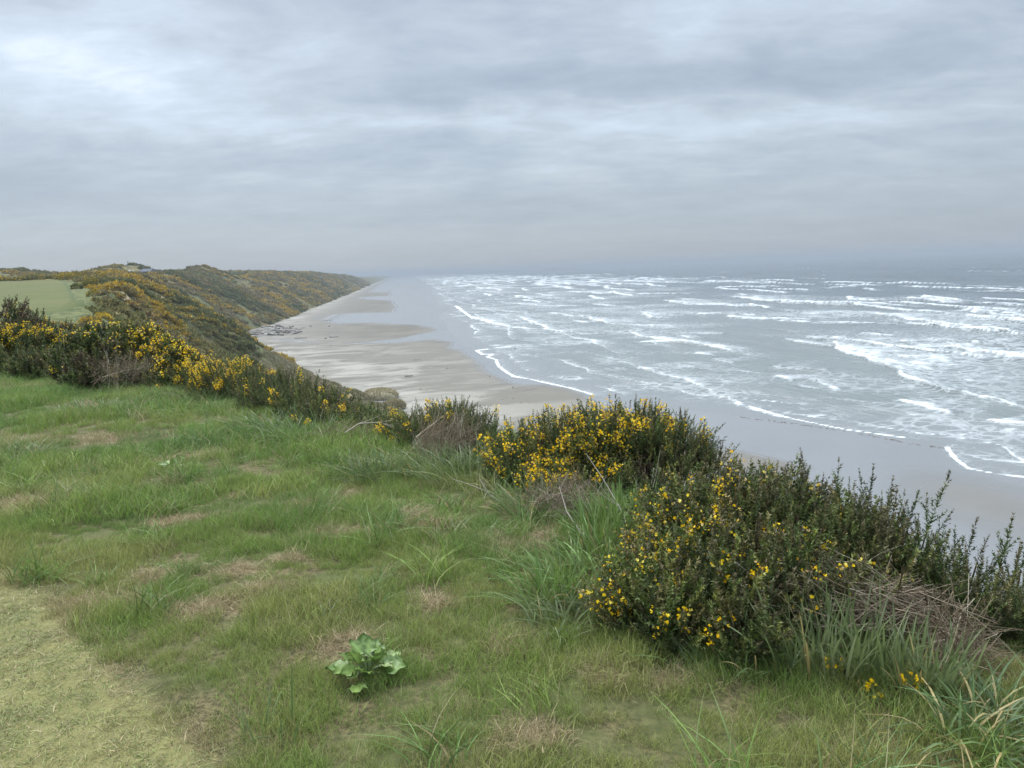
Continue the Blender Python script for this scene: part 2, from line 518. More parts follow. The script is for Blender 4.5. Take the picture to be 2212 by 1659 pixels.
def sea_mat():
    m, t = new_mat('sea_water')
    pos = t.n('ShaderNodeNewGeometry').outputs['Position']
    foam, deep, film = t.attr('foam'), t.attr('deep'), t.attr('film')
    rot = t.mapping(pos, (1, 1, 1), (0, 0, R(-20)))
    a = t.noise(t.mapping(rot, (0.085, 0.10, 1)), 1.0, 9, 0.68, 1.2)
    b_ = t.noise(t.mapping(rot, (0.40, 0.5, 1)), 1.0, 8, 0.72, 0.8)
    tx = t.m('ADD', t.m('MULTIPLY', a, 0.55), t.m('MULTIPLY', b_, 0.45))
    th = t.m('MULTIPLY_ADD', foam, -0.36, 0.685)
    fm = t.sm(t.m('SUBTRACT', tx, th), -0.07, 0.12)
    lace = t.n('ShaderNodeTexVoronoi', {'Vector': t.vm('ADD', t.mapping(rot, (0.22, 0.30, 1)), t.vm('SCALE', t.n('ShaderNodeTexNoise', {'Vector': rot, 'Scale': 0.12, 'Detail': 5.0}).outputs['Color'])), 'Scale': 1.0}, feature='DISTANCE_TO_EDGE').outputs[0]
    web = t.m('MULTIPLY', t.sm(lace, 0.16, 0.0), t.sm(foam, 0.10, 0.5))
    fm = t.m('MAXIMUM', t.m('MULTIPLY', fm, 0.92), t.m('MULTIPLY', web, 0.38))
    fm = t.m('MULTIPLY', fm, t.sm(foam, 0.02, 0.22))
    wcol = t.mix(deep, (0.130, 0.150, 0.148), (0.060, 0.078, 0.090))
    wcol = t.mix(t.m('MULTIPLY', film, 0.8), wcol, (0.14, 0.145, 0.142))
    milky = t.m('MULTIPLY', t.m('MULTIPLY', t.sm(foam, 0.05, 0.8), t.sm(a, 0.3, 0.7)), 0.55)
    wcol = t.mix(milky, wcol, (0.33, 0.37, 0.38))
    c = t.mix(fm, wcol, (0.62, 0.66, 0.68))
    rough = t.m('MULTIPLY_ADD', fm, 0.6, 0.24)
    rp1 = t.noise(t.mapping(rot, (0.5, 0.16, 1)), 1.0, 7, 0.62, 0.4)
    rp2 = t.noise(t.mapping(rot, (0.07, 0.02, 1)), 1.0, 4, 0.55, 0.3)
    hgt = t.m('ADD', t.m('MULTIPLY', rp1, 1.0), t.m('MULTIPLY', rp2, 3.0))
    hgt = t.m('ADD', hgt, t.m('MULTIPLY', fm, 0.35))
    bs = t.m('MULTIPLY_ADD', t.sm(film, 0.2, 1.0), -0.78, 0.9)
    bmp = t.n('ShaderNodeBump', {'Strength': bs, 'Distance': 0.9, 'Height': hgt})
    b = t.n('ShaderNodeBsdfPrincipled', {'Base Color': c, 'Roughness': rough, 'IOR': t.m('MULTIPLY_ADD', film, 1.0, 1.36), 'Specular IOR Level': 0.5, 'Normal': bmp.outputs[0]})
    t.n('ShaderNodeOutputMaterial', {'Surface': b.outputs[0]})
    return m


# ------------------------------------------------------------------ headland (one sheet) and the fairway on it
MOWN = [on(*p, 28.4) for p in ((-900, 1225), (-300, 1215), (0, 1225), (90, 1275), (140, 1350), (215, 1420), (300, 1500), (375, 1575), (450, 1659), (520, 1800), (560, 2100), (500, 3000))]
MOWN = [p[:2] for p in MOWN] + [np.array([-0.6, -4]), np.array([-12, -4]), np.array([-14, 4])]
BARE = [((40, 822), 1.0, .35), ((20, 940), .7, .25), ((75, 1070), .55, .25), ((400, 1110), .4, .12), ((450, 1312), .30, .12), ((515, 1228), .16, .07),
        ((610, 1205), .16, .06), ((950, 1310), .15, .13), ((1112, 1410), .13, .07), ((735, 1400), .16, .1), ((1150, 1610), .18, .10), ((755, 1060), .2, .06),
        ((895, 1105), .2, .07), ((670, 1085), .3, .08), ((800, 1140), .4, .1), ((1130, 1165), .32, .2), ((215, 862), .7, .18), ((235, 930), .5, .2),
        ((400, 970), .5, .2), ((340, 1235), .22, .1), ((1310, 1480), .07, .04), ((1450, 1480), .1, .05), ((560, 1270), .16, .06),
        ((930, 1130), .25, .08), ((210, 1290), .2, .08), ((700, 1150), .2, .08)]
BARE = [(on(*p, 28.4), a, b) for p, a, b in BARE]
FAIR = [(-160, 604), (0, 604.5), (60, 604), (137, 602), (146, 612), (156, 628), (166, 648), (186, 656), (160, 672), (100, 690), (-20, 700), (-200, 710)]


def bare_amt(x, y):
    v = np.zeros(np.shape(x))
    jx, jy = fbm(x * 5, y * 5, 71, 3) * 0.07, fbm(x * 5, y * 5, 72, 3) * 0.07
    for c, a, b in BARE:
        q = ((x - c[0] + jx) / a) ** 2 + ((y - c[1] + jy) / b / 1.3) ** 2
        v = np.maximum(v, np.exp(-q * 2.6))
    return v


def mown_amt(x, y, soft=0.06):
    d, _, _ = line_dist(MOWN, x, y, True)
    d = np.where(inside(MOWN, x, y), d, -d) + fbm(x * 3, y * 3, 77, 3) * 0.045
    return sstep(d, -soft, soft), d


def dune_amt(x, y, z):
    n = fbm(x / 9, y / 9, 61, 3)
    return sstep(8.0 + 4.0 * n - z, 0, 3) * sstep(y, 95, 125) * (1 - sstep(y, 205, 250))


def build_headland():
    th = np.concatenate([np.linspace(-180, -64, 40)[:-1], np.arange(-64, -36, 0.4), np.arange(-36, 8, 0.09), np.arange(8, 62, 0.4), np.linspace(62, 180, 40)])
    rr = np.concatenate([[0.02], np.geomspace(0.5, 14, 150), np.geomspace(14, 60, 90)[1:], np.geomspace(60, 1400, 420)[1:], np.geomspace(1400, 9000, 60)[1:]])
    X, Y = tables(th, rr)
    Z, U = land(X, Y)
    r = np.hypot(X, Y)
    near = 1 - sstep(r, 17, 24)
    near = near * sstep(U, 0.90, 0.97)
    mw, _ = mown_amt(X, Y)
    mw = np.where(r < 14, mw, 0)
    straw = np.where(r < 25, bare_amt(X, Y), 0)
    dune = dune_amt(X, Y, Z)
    grassy = np.clip(sstep(-fbm(X / 22, Y / 22, 441, 4), 0.16, 0.40) * 0.6 * (U > 0.05) * (1 - 0.5 * sstep(r, 330, 620)) + 0.9 * np.exp(-((U - 0.25) / 0.16) ** 2) * sstep(Y, 130, 150) * (1 - sstep(Y, 262, 290)), 0, 1)
    scar = np.zeros(X.shape)
    for (px, py, a, b_) in ((284, 618, 9, 5), (297, 628, 10, 7), (311, 634, 8, 5), (277, 644, 6, 11), (272, 652, 6, 8), (345, 640, 5, 5), (355, 648, 5, 4), (270, 636, 4, 6)):
        h_ = SCARS.setdefault((px, py), hit(px, py, 60))
        rad = np.hypot(h_[0], h_[1])
        q = ((X - h_[0]) ** 2 + (Y - h_[1]) ** 2) ** .5 / (rad * a / F * 1.5)
        q = q + np.abs(Z - h_[2]) / (rad * b_ / F) * 0.5
        scar = np.maximum(scar, sstep(1.7 - q + fbm(X / 3, Y / 3, 5, 3) * 0.5, 0, 0.35))
    fp = [hit(px, py, 40, 260) for px, py in FAIR]
    fair = inside(fp, X, Y) & (Y > 40)
    dfa, _, _ = line_dist(fp, X, Y, True)
    fring = ((r > 55) & (r < 215) & (U > 0.93))
    grassy = np.where(fair, 1 - sstep(dfa, 0, 1.2), np.where(fring, np.maximum(grassy, 0.95 * (1 - sstep(dfa, 5, 9))), grassy))
    attrs = {'near': near, 'mown': mw, 'straw': straw, 'dune': dune, 'grassy': grassy, 'scar': scar}
    keep = (U > -0.35) & (Y < 8800)
    hm = headland_mat()
    # split by face so that the fairway is a sheet of its own
    f2 = fair.copy()
    grow = f2.copy()
    grow[1:] |= f2[:-1]; grow[:, 1:] |= f2[:, :-1]; grow[1:, 1:] |= f2[:-1, :-1]
    # faces with all four corners in the fairway go to it; the rest stay with the headland
    core = f2[:-1, :-1] & f2[1:, :-1] & f2[:-1, 1:] & f2[1:, 1:]
    o = polar_split(X, Y, Z, keep, core, hm, fairway_mat(), attrs)
    return fp


SCARS = {}


def polar_split(X, Y, Z, keep, core, m0, m1, attrs):
    nr, nt = X.shape
    idx = np.arange(nr * nt).reshape(nr, nt)
    q = np.stack([idx[:-1, :-1], idx[:-1, 1:], idx[1:, 1:], idx[1:, :-1]], -1).reshape(-1, 4)
    ok = keep.ravel()[q].all(1)
    P = np.stack([X, Y, Z], -1).reshape(-1, 3)
    for name, sel, mat in (('headland', ok & ~core.ravel(), m0), ('fairway', ok & core.ravel(), m1)):
        f = q[sel]
        used = np.zeros(nr * nt, bool); used[f.ravel()] = True
        remap = np.cumsum(used) - 1
        g = Geo(); g.add(P[used], remap[f], np.array([1., 1, 1]))
        tag(g.build(name, mat, smooth=True, extra={a: v.ravel()[used] for a, v in attrs.items()}), kind='structure')


FAIR_POLY = build_headland()

# ------------------------------------------------------------------ beach and sea
SHORE = [on(*p, 0)[:2] for p in ((2900, 1170), (2500, 1080), (2212, 1031), (2135, 1021), (2092, 1012), (2063, 992), (2044, 966), (1950, 948), (1827, 932), (1713, 912), (1600, 897),
         (1500, 885), (1400, 872), (1300, 860), (1231, 838), (1180, 827), (1144, 819), (1110, 814), (1087, 800), (1078, 790), (1064, 779), (1052, 768), (1036, 757),
         (1020, 735), (1000, 705), (985, 680), (962, 652), (945, 630), (925, 612), (905, 603), (895, 598))]
SY = np.array([p[1] for p in SHORE]); SX = np.array([p[0] for p in SHORE])
o_ = np.argsort(SY); SY, SX = SY[o_], SX[o_]
SY = np.concatenate([[-3000, -200], SY, [14000]]); SX = np.concatenate([[700, 150], SX, [SX[-1] - 900]])


def offshore(x, y):
    w_ = sstep(np.hypot(x, y), 230, 420)
    return (x - np.interp(y, SY, SX)) * 0.86 + w_ * (11 * fbm(x / 75, y / 110, 191, 4) + 3)


def build_beach():
    th = np.concatenate([np.arange(-34, 50, 0.11), np.linspace(50, 100, 60)])
    rr = np.concatenate([np.geomspace(20, 60, 40), np.geomspace(60, 1500, 430)[1:], np.geomspace(1500, 9000, 60)[1:]])
    X, Y = tables(th, rr)
    off = offshore(X, Y)
    xf = np.interp(Y, FY, FX)
    Z = np.clip(-off * 0.011, -1.2, 0.75) + 0.02 + 0.05 * fbm(X / 12, Y / 12, 91, 3) * (off < -6)
    jx = fbm(X / 14, Y / 14, 95, 5, .62) * 3.0; jy = fbm(X / 14, Y / 14, 96, 5, .62) * 5.5
    xx, yy = X + jx, Y + jy
    S1 = [(777, 742), (854, 740), (937, 732), (985, 737), (975, 749), (1007, 760), (1027, 771), (1038, 788), (1050, 797), (1094, 814), (1120, 827), (1177, 827), (1231, 839), (1248, 849), (1305, 873),
          (1420, 915), (1540, 962), (1640, 980), (1750, 1003), (1700, 1022), (1500, 1030), (1200, 1040), (860, 960), (560, 800), (480, 715), (640, 741)]
    S2 = [(560, 690), (650, 684), (680, 688), (727, 700), (810, 698), (900, 701), (954, 710), (927, 719), (860, 732), (794, 740), (700, 746), (480, 720)]
    S3 = [(600, 690), (680, 683), (760, 678), (854, 675), (860, 660), (847, 650), (780, 646), (700, 650), (640, 668)]
    S4 = [(690, 652), (760, 643), (845, 640), (850, 632), (770, 632), (720, 640)]
    sand = np.zeros(X.shape)
    for poly, sw in ((S1, 2.2), (S2, 3), (S3, 5), (S4, 8)):
        P = [on(*p, 0.3)[:2] for p in poly]
        ins = inside(P, xx, yy)
        d, _, _ = line_dist(P, xx, yy, True)
        sand = np.maximum(sand, sstep(np.where(ins, d, -d), -sw * 0.6, sw * 2.2))
    # the damp patch below the cliff, seen between the gorse
    pc = on(2130, 1085, 0.2)
    sand = np.maximum(sand, 0.45 * np.exp(-((X - pc[0]) / 7) ** 2 - ((Y - pc[1]) / 12) ** 2))
    toe = sstep(X - xf, 6, 45 + 0 * X)
    sand = np.maximum(sand, (1 - toe) * sstep(Y, 60, 140))
    wet = 1 - sand
    dry = np.exp(-np.maximum(X - xf, 0) / np.interp(Y, [100, 160, 250, 330, 420, 600, 1200], [20, 30, 55, 40, 18, 14, 14])) * sand
    keep = (off < 45) & (X > xf - 40)
    m = beach_mat()
    polar_mesh('beach', X, Y, Z, keep, m, {'wet': wet, 'dry': np.clip(dry * 1.6, 0, 1)})


build_beach()

# breakers read off the photograph: crest line (pixels on the water plane), height, length of foam trailing behind, strength
BREAK = [
    (((1371, 792), (1425, 807), (1470, 818), (1523, 834), (1569, 860), (1615, 879), (1668, 892), (1713, 906)), 0.35, 9, .68),
    (((1326, 778), (1371, 792), (1425, 807)), 0.3, 16, .5),
    (((1665, 812), (1705, 820), (1770, 824), (1818, 842)), 0.6, 18, .9),
    (((1930, 863), (1975, 873), (2020, 886), (2063, 895)), 0.6, 14, 1.0),
    (((2117, 907), (2160, 915), (2260, 925)), 0.6, 14, 1.0),
    (((1785, 741), (1823, 760), (1920, 791), (1977, 825), (2044, 849), (2135, 865), (2260, 890)), 1.1, 55, 1.0),
    (((2030, 757), (2060, 753), (2110, 767), (2250, 785)), 1.5, 60, 1.0),
    (((2010, 733), (2030, 735), (2080, 745), (2250, 750)), 1.3, 30, .8),
    (((1752, 699), (1830, 700), (1950, 702)), 1.0, 30, .8),
    (((1858, 676), (1905, 685), (1967, 695), (2060, 712), (2230, 726)), 1.6, 55, 1.0),
    (((2065, 672), (2090, 672), (2130, 680), (2230, 684)), 1.8, 40, 1.0),
    (((1584, 641), (1632, 648), (1700, 657), (1823, 660), (2000, 664)), 1.6, 45, 1.0),
    (((1823, 644), (1850, 647), (1920, 651)), 1.7, 12, .9),
    (((1972, 648), (1990, 646), (2040, 656), (2230, 660)), 1.8, 25, .9),
    (((1432, 649), (1488, 659), (1583, 662), (1640, 664)), 1.4, 45, .95),
    (((1224, 630), (1300, 635), (1400, 636), (1512, 634)), 1.4, 60, .95),
    (((1152, 611), (1230, 614), (1330, 620)), 1.4, 90, .9),
    (((1373, 601), (1440, 603), (1520, 602)), 1.6, 40, .95),
    (((1200, 596), (1280, 595), (1350, 594)), 1.6, 60, .95),
    (((1785, 624), (1860, 618), (1960, 613), (2000, 614)), 1.5, 25, .75),
    (((2060, 622), (2110, 619), (2230, 624)), 1.5, 20, .7),
    (((1492, 679), (1560, 680), (1632, 683)), 1.3, 30, .95),
    (((1565, 683), (1610, 690), (1650, 692), (1780, 690)), 1.3, 28, .9),
    (((1265, 686), (1310, 700), (1400, 706), (1490, 707)), 1.0, 38, .85),
    (((1385, 674), (1410, 688), (1470, 686)), 1.1, 30, .9),
    (((1458, 723), (1520, 722), (1580, 721)), 0.8, 16, .85),
    (((1382, 739), (1440, 739), (1462, 740), (1510, 747)), 0.8, 14, 1.0),
    (((1300, 717), (1380, 719)), 0.7, 12, .75),
    (((1674, 694), (1720, 697), (1760, 697)), 1.0, 12, .9),
    (((1735, 728), (1770, 736), (1830, 732)), 1.0, 18, .85),
    (((1857, 723), (1890, 728), (1930, 727)), 1.1, 16, .95),
    (((1945, 739), (1965, 741)), 0.9, 6, 1.0),
    (((1505, 763), (1540, 768)), 0.5, 12, .9),
    (((1537, 776), (1580, 785)), 0.5, 16, .75),
    (((1100, 655), (1180, 661), (1260, 662)), 1.0, 45, .75),
    (((1017, 684), (1060, 697), (1094, 706), (1150, 712), (1200, 708)), 0.6, 40, .75),
    (((1100, 640), (1170, 645), (1240, 645)), 1.0, 60, .8),
    (((1010, 665), (1080, 672), (1150, 676)), 0.6, 35, .7),
    (((1180, 676), (1240, 684), (1300, 683)), 0.9, 30, .7),
    (((1000, 628), (1080, 632), (1150, 633)), 0.9, 80, .7),
    (((985, 612), (1040, 607), (1100, 604)), 1.0, 160, .85),
    (((1020, 597), (1070, 593), (1120, 590)), 1.2, 300, .9),
    (((1230, 695), (1270, 697)), 0.7, 10, .9),
    (((1190, 718), (1260, 722), (1330, 720)), 0.5, 20, .55),
    (((1120, 735), (1200, 741), (1290, 738)), 0.3, 18, .4),
    (((1650, 795), (1720, 800), (1800, 803)), 0.35, 30, .5),
    (((1480, 795), (1560, 800), (1640, 806)), 0.3, 24, .5),
    (((1560, 838), (1650, 852), (1780, 868)), 0.2, 16, .35),
    (((1700, 878), (1830, 900), (1980, 925)), 0.15, 12, .4),
    (((2063, 975), (2120, 990), (2260, 1005)), 0.15, 14, .5),
]
SWASH = [((1054, 754), (1030, 757), (1040, 766), (1064, 765), (1054, 771), (1072, 777), (1076, 790), (1090, 802), (1110, 814), (1144, 819), (1180, 827), (1231, 838), (1280, 852)),
         ((2044, 966), (2063, 992), (2092, 1012), (2135, 1021), (2212, 1031), (2400, 1060)),
         ((1620, 880), (1713, 905), (1827, 928), (1950, 945)),
         ((985, 661), (1000, 672), (1017, 684), (1050, 694), (1094, 705))]


def one_breaker(foam, Z, X, Y, xx, yy, P, h, tail, st):
    d, side, s = line_dist(P, xx, yy)
    sd_ = d * side          # + seaward, - towards the beach
    ends = sstep(s, 0.0, 0.08) * (1 - sstep(s, 0.90, 1.0))
    near_end = np.where((s < 0.002) | (s > 0.998), np.exp(-(d / (tail * 0.4)) ** 2), 1)
    rad = np.hypot(*np.mean(P, axis=0))
    wf = max(0.8, rad * 0.0030)
    crest = np.exp(-(sd_ / (wf * 1.2)) ** 2)
    tl = np.where(sd_ > 0, np.exp(-sd_ / (tail * 1.05)), np.exp(-(sd_ / wf) ** 2))
    amp = st * (0.55 + 0.45 * np.exp(-((s - 0.25) / 0.35) ** 2))
    brk = 0.62 + 0.38 * sstep(fbm(X / 13 + h, Y / 13, 151, 3), -0.45, 0.25)
    foam[:] = np.maximum(foam, np.maximum(crest * st * brk, tl * amp * 0.70) * near_end * (0.55 + 0.45 * ends))
    prof = np.where(sd_ > 0, np.exp(-(sd_ / (wf * 4.0 + 2)) ** 2), np.exp(-(sd_ / (wf * 1.1)) ** 2))
    Z += h * prof * ends * near_end * (0.75 + 0.4 * fbm(X / 9, Y / 9, 107, 3))


def build_sea():
    th = np.concatenate([np.linspace(-40, -14, 40)[:-1], np.arange(-14, 40, 0.075), np.linspace(40, 110, 90)])
    rr = np.concatenate([np.geomspace(60, 700, 480), np.geomspace(700, 5000, 240)[1:], np.geomspace(5000, 22000, 50)[1:]])
    X, Y = tables(th, rr)
    off = offshore(X, Y)
    r = np.hypot(X, Y)
    foam = np.zeros(X.shape); Z = np.zeros(X.shape)
    jx = fbm(X / 11, Y / 11, 101, 4) * 3.0 * np.clip(r / 300, .4, 4)
    jy = fbm(X / 11, Y / 11, 102, 4) * 3.0 * np.clip(r / 300, .4, 4)
    xx, yy = X + jx, Y + jy
    for pts, h, tail, st in BREAK:
        P = [on(*p, 0)[:2] for p in pts]
        mg = tail * 6 + 40
        A = np.array(P)
        win = (X > A[:, 0].min() - mg) & (X < A[:, 0].max() + mg) & (Y > A[:, 1].min() - mg) & (Y < A[:, 1].max() + mg)
        ii, jj = np.nonzero(win)
        if not len(ii):
            continue
        sl = (slice(ii.min(), ii.max() + 1), slice(jj.min(), jj.max() + 1))
        one_breaker(foam[sl], Z[sl], X[sl], Y[sl], xx[sl], yy[sl], P, h, tail, st)
    for pts in SWASH:
        P = [on(*p, 0)[:2] for p in pts]
        d, side, s = line_dist(P, X + jx * 0.12, Y + jy * 0.12)
        wdt = np.maximum(0.24, np.hypot(X, Y) * 0.0019) + 0.14 * fbm(X / 5, Y / 5, 111, 2)
        foam = np.maximum(foam, np.exp(-(d / np.maximum(wdt, .15) / 1.2) ** 2))
        foam = np.maximum(foam, 0.30 * np.exp(-np.where(side > 0, d, d * 4) / 6))
    # surf zone: streaks left by earlier waves
    zone = sstep(off, 2, 30) * (1 - sstep(off, 230 + 60 * fbm(X / 120, Y / 120, 121, 2), 420))
    ca, sa = math.cos(R(20)), math.sin(R(20))
    xr, yr = X * ca + Y * sa, -X * sa + Y * ca
    stk = fbm(xr / 60, yr / 80, 125, 4)
    foam = np.maximum(foam, zone * np.clip(0.15 + 0.55 * stk, 0, 0.5))
    farz = sstep(r, 650, 1500) * sstep(off, 15, 60) * (1 - sstep(off, 330, 520))
    foam = np.maximum(foam, farz * np.clip(0.34 + 0.7 * stk, 0, 0.7))
    for lam, sd2, lim in ((30.0, 161, 420), (47.0, 171, 520)):
        row = off + 16 * fbm(X / 150, Y / 150, sd2, 3) + 5 * fbm(X / 38, Y / 38, sd2 + 1, 3) + 1.2 * fbm(X / 9, Y / 9, sd2 + 2, 3)
        kk = np.floor(row / lam)
        dd = row - (kk + .5) * lam
        pres = fbm(yr / 105 + kk * 13.7, kk * 5.31 + xr / 400, sd2 + 3, 3)
        mk = sstep(pres, 0.04, 0.26) * sstep(off, 14, 40) * (1 - sstep(off, lim - 140, lim)) * (1 - sstep(r, 3000, 5000))
        wf = np.maximum(0.6, r * 0.0022)
        foam = np.maximum(foam, mk * np.maximum(0.95 * np.exp(-(dd / wf) ** 2), np.where(dd > 0, 0.62 * np.exp(-dd / 7.0), 0)))
        hh = np.interp(off, [10, 60, 200, 400], [.2, .7, 1.5, 1.8])
        Z += hh * sstep(pres, -.1, .34) * sstep(off, 14, 40) * np.where(dd > 0, np.exp(-(dd / (4 + wf * 3)) ** 2), np.exp(-(dd / (wf * 1.4)) ** 2))
    row = off + 6 * fbm(X / 60, Y / 60, 181, 4) + 1.0 * fbm(X / 7, Y / 7, 182, 3)
    kk = np.floor(row / 13.0)
    dd = row - (kk + .5) * 13.0
    pres = fbm(yr / 48 + kk * 7.7, kk * 3.1, 183, 3)
    inz = sstep(off, 1.5, 8) * (1 - sstep(off, 60, 95))
    wf = np.maximum(0.35, r * 0.0014)
    foam = np.maximum(foam, inz * sstep(pres, -.05, .25) * np.maximum(0.62 * np.exp(-(dd / wf) ** 2), np.where(dd > 0, 0.40 * np.exp(-dd / 4.0), 0)))
    foam = np.maximum(foam, inz * np.clip(0.20 + 0.5 * fbm(X / 16, Y / 16, 185, 4), 0, .36))
    capz = sstep(off, 260, 420) * (1 - sstep(r, 2500, 4500))
    caps = fbm(xr / 16, yr / 70, 131, 4)
    foam = np.maximum(foam, capz * sstep(caps, 0.50, 0.72) * 0.55)
    big_ = sstep(fbm(X / 60, Y / 60, 141, 3), -0.1, 0.5)
    sw = np.sin((xr + 26 * fbm(X / 90, Y / 90, 133, 3)) / 34 * 6.283)
    swell = 0.30 * sw * sstep(off, 30, 200) * (0.4 + big_)
    chop = 0.20 * fbm(xr / 7, yr / 22, 137, 4) * sstep(off, 8, 120) + 0.05 * fbm(xr / 3, yr / 9, 139, 3) * sstep(off, 4, 40)
    Z = Z + (swell + chop) * (1 - sstep(r, 6000, 12000))
    edge = sstep(off, 0, 3)
    Z = Z * sstep(off, 0, 14) + 0.0
    foam = np.where(off > -1, foam, 0)
    deep = sstep(off, 60, 330)
    film = 1 - sstep(off, 2, 24 + 22 * fbm(X / 40, Y / 40, 143, 3))
    keep = off > -2.5
    polar_mesh('sea', X, Y, Z + 0.03, keep, sea_mat(), {'foam': np.clip(foam, 0, 1), 'deep': deep, 'film': film})


build_sea()

# ------------------------------------------------------------------ plants
def frame(d, roll):
    """rotation matrices (N,3,3) whose third column is d, rolled about it"""
    d = d / np.linalg.norm(d, axis=1)[:, None]
    ref = np.where(np.abs(d[:, 2:3]) < 0.95, np.array([[0, 0, 1.0]]), np.array([[1.0, 0, 0]]))
    u = np.cross(ref, d); u /= np.linalg.norm(u, axis=1)[:, None]
    v = np.cross(d, u)
    c, s = np.cos(roll)[:, None], np.sin(roll)[:, None]
    return np.stack([u * c + v * s, v * c - u * s, d], -1)


def place(proto, pos, rot, scl):
    """proto (n,k,3) placed N times -> (N*n,k,3)"""
    q = np.einsum('nij,pkj->npki', rot, proto) * np.reshape(scl, (-1, 1, 1, 1)) + pos[:, None, None, :]
    return q.reshape(-1, proto.shape[1], 3)


def spines(p, d, ln, wd, r):
    """thin triangles from p along d"""
    s = np.cross(d, r.normal(size=d.shape)); s /= np.linalg.norm(s, axis=1)[:, None] + 1e-9
    return np.stack([p - s * wd[:, None] / 2, p + s * wd[:, None] / 2, p + d * ln[:, None]], 1)


def shoot_proto(r, L=0.30, branch=9, dens=1.0, sp=0.022, wd=0.0064):
    """one upright gorse shoot: spine-clad stem with short spiny side shoots; returns triangles and height 0..1 along it"""
    T, H = [], []

    def clad(p0, d0, ln, n, s0):
        t = np.sort(r.random(n)) ** 0.9
        ph = np.arange(n) * 2.4 + r.random() * 6
        rot = frame(np.tile(d0, (n, 1)), np.zeros(n))
        til = R(38) + r.random(n) * R(28)
        loc = np.stack([np.cos(ph) * np.sin(til), np.sin(ph) * np.sin(til), np.cos(til)], 1)
        d = np.einsum('nij,nj->ni', rot, loc)
        p = p0 + d0 * (t * ln)[:, None]
        ls = s0 * (0.65 + 0.7 * r.random(n)) * (1.1 - 0.55 * t)
        T.append(spines(p, d, ls, wd * (0.7 + 0.6 * r.random(n)), r))
        H.append(np.clip(p[:, 2] / L, 0, 1.1))
        side = np.cross(d0, [0.3, 0.5, 0.8]); side /= np.linalg.norm(side)
        a, b = p0, p0 + d0 * ln
        T.append(np.array([[a - side * .0022, a + side * .0022, b]])); H.append(np.array([0.3]))

    z = np.array([0.0, 0, 1])
    clad(np.zeros(3), z, L, int(82 * dens), sp * 1.1)
    for k in range(branch):
        t = 0.05 + 0.68 * (k + r.random()) / branch
        ph = k * 2.4 + r.random()
        d = np.array([math.cos(ph) * .62, math.sin(ph) * .62, 1.0]); d /= np.linalg.norm(d)
        ln = L * (0.34 - 0.22 * t) * (0.7 + 0.6 * r.random())
        clad(z * t * L, d, ln, int(17 * dens), sp * 0.9)
    return np.concatenate(T), np.concatenate(H)


def flower_proto(r):
    """pea flower: raised banner, two wings, keel"""
    s = 0.010
    b = np.array([[0, 0, 0], [-.75, -.25, 1.0], [0, -.05, 1.5]]), np.array([[0, 0, 0], [0, -.05, 1.5], [.75, -.25, 1.0]])
    wi = np.array([[0, 0, 0], [.45, .7, .55], [.15, .9, .95]]), np.array([[0, 0, 0], [-.15, .9, .95], [-.45, .7, .55]])
    ke = np.array([[0, .1, -.1], [.25, .75, .2], [0, 1.1, .55]]), np.array([[0, .1, -.1], [0, 1.1, .55], [-.25, .75, .2]])
    return np.array([*b, *wi, *ke]) * s


PR = np.random.default_rng(5)
SHOOTS = [shoot_proto(PR, 0.30, 5) for _ in range(5)]
SPIRES = [shoot_proto(PR, 0.30, 4, 1.05, 0.024, 0.0068) for _ in range(3)]
COARSE = [shoot_proto(PR, 0.30, 8, 0.6, 0.036, 0.0150) for _ in range(4)]
FLOWER = flower_proto(PR)
M_GORSE = plant_mat('gorse_spines', 0.55, 0.12, 0.35)
M_FLOWER = plant_mat('gorse_petals', 0.5, 0.30, 0.2)
M_WOOD = plant_mat('dead_wood', 0.85, 0.0, 0.15)
M_BLADE = plant_mat('broad_grass', 0.42, 0.30, 0.40)
M_LEAF = plant_mat('weed_leaf', 0.42, 0.22, 0.45)

GREENS = np.array([(0.052, 0.080, 0.020), (0.070, 0.102, 0.026), (0.105, 0.125, 0.036), (0.105, 0.098, 0.040), (0.040, 0.058, 0.020)])
BROWNS = np.array([(0.085, 0.058, 0.036), (0.110, 0.070, 0.045), (0.070, 0.052, 0.034)])
YELLOWS = np.array([(0.89, 0.60, 0.010), (0.91, 0.68, 0.026), (0.87, 0.53, 0.010), (0.86, 0.72, 0.14), (0.72, 0.55, 0.26)])


def lobe(px, py, y, rx, rz, fl=0.0, n=60, ry=None, brown=0.12, flen=1.0, lean=(0, 0), dead=0.0):
    c = aty(px, py, y)
    k = y / F
    return dict(c=c, r=np.array([rx * k, (ry if ry else rx * k * 0.9), rz * k]), fl=fl, n=n, brown=brown, flen=flen, lean=lean, dead=dead)


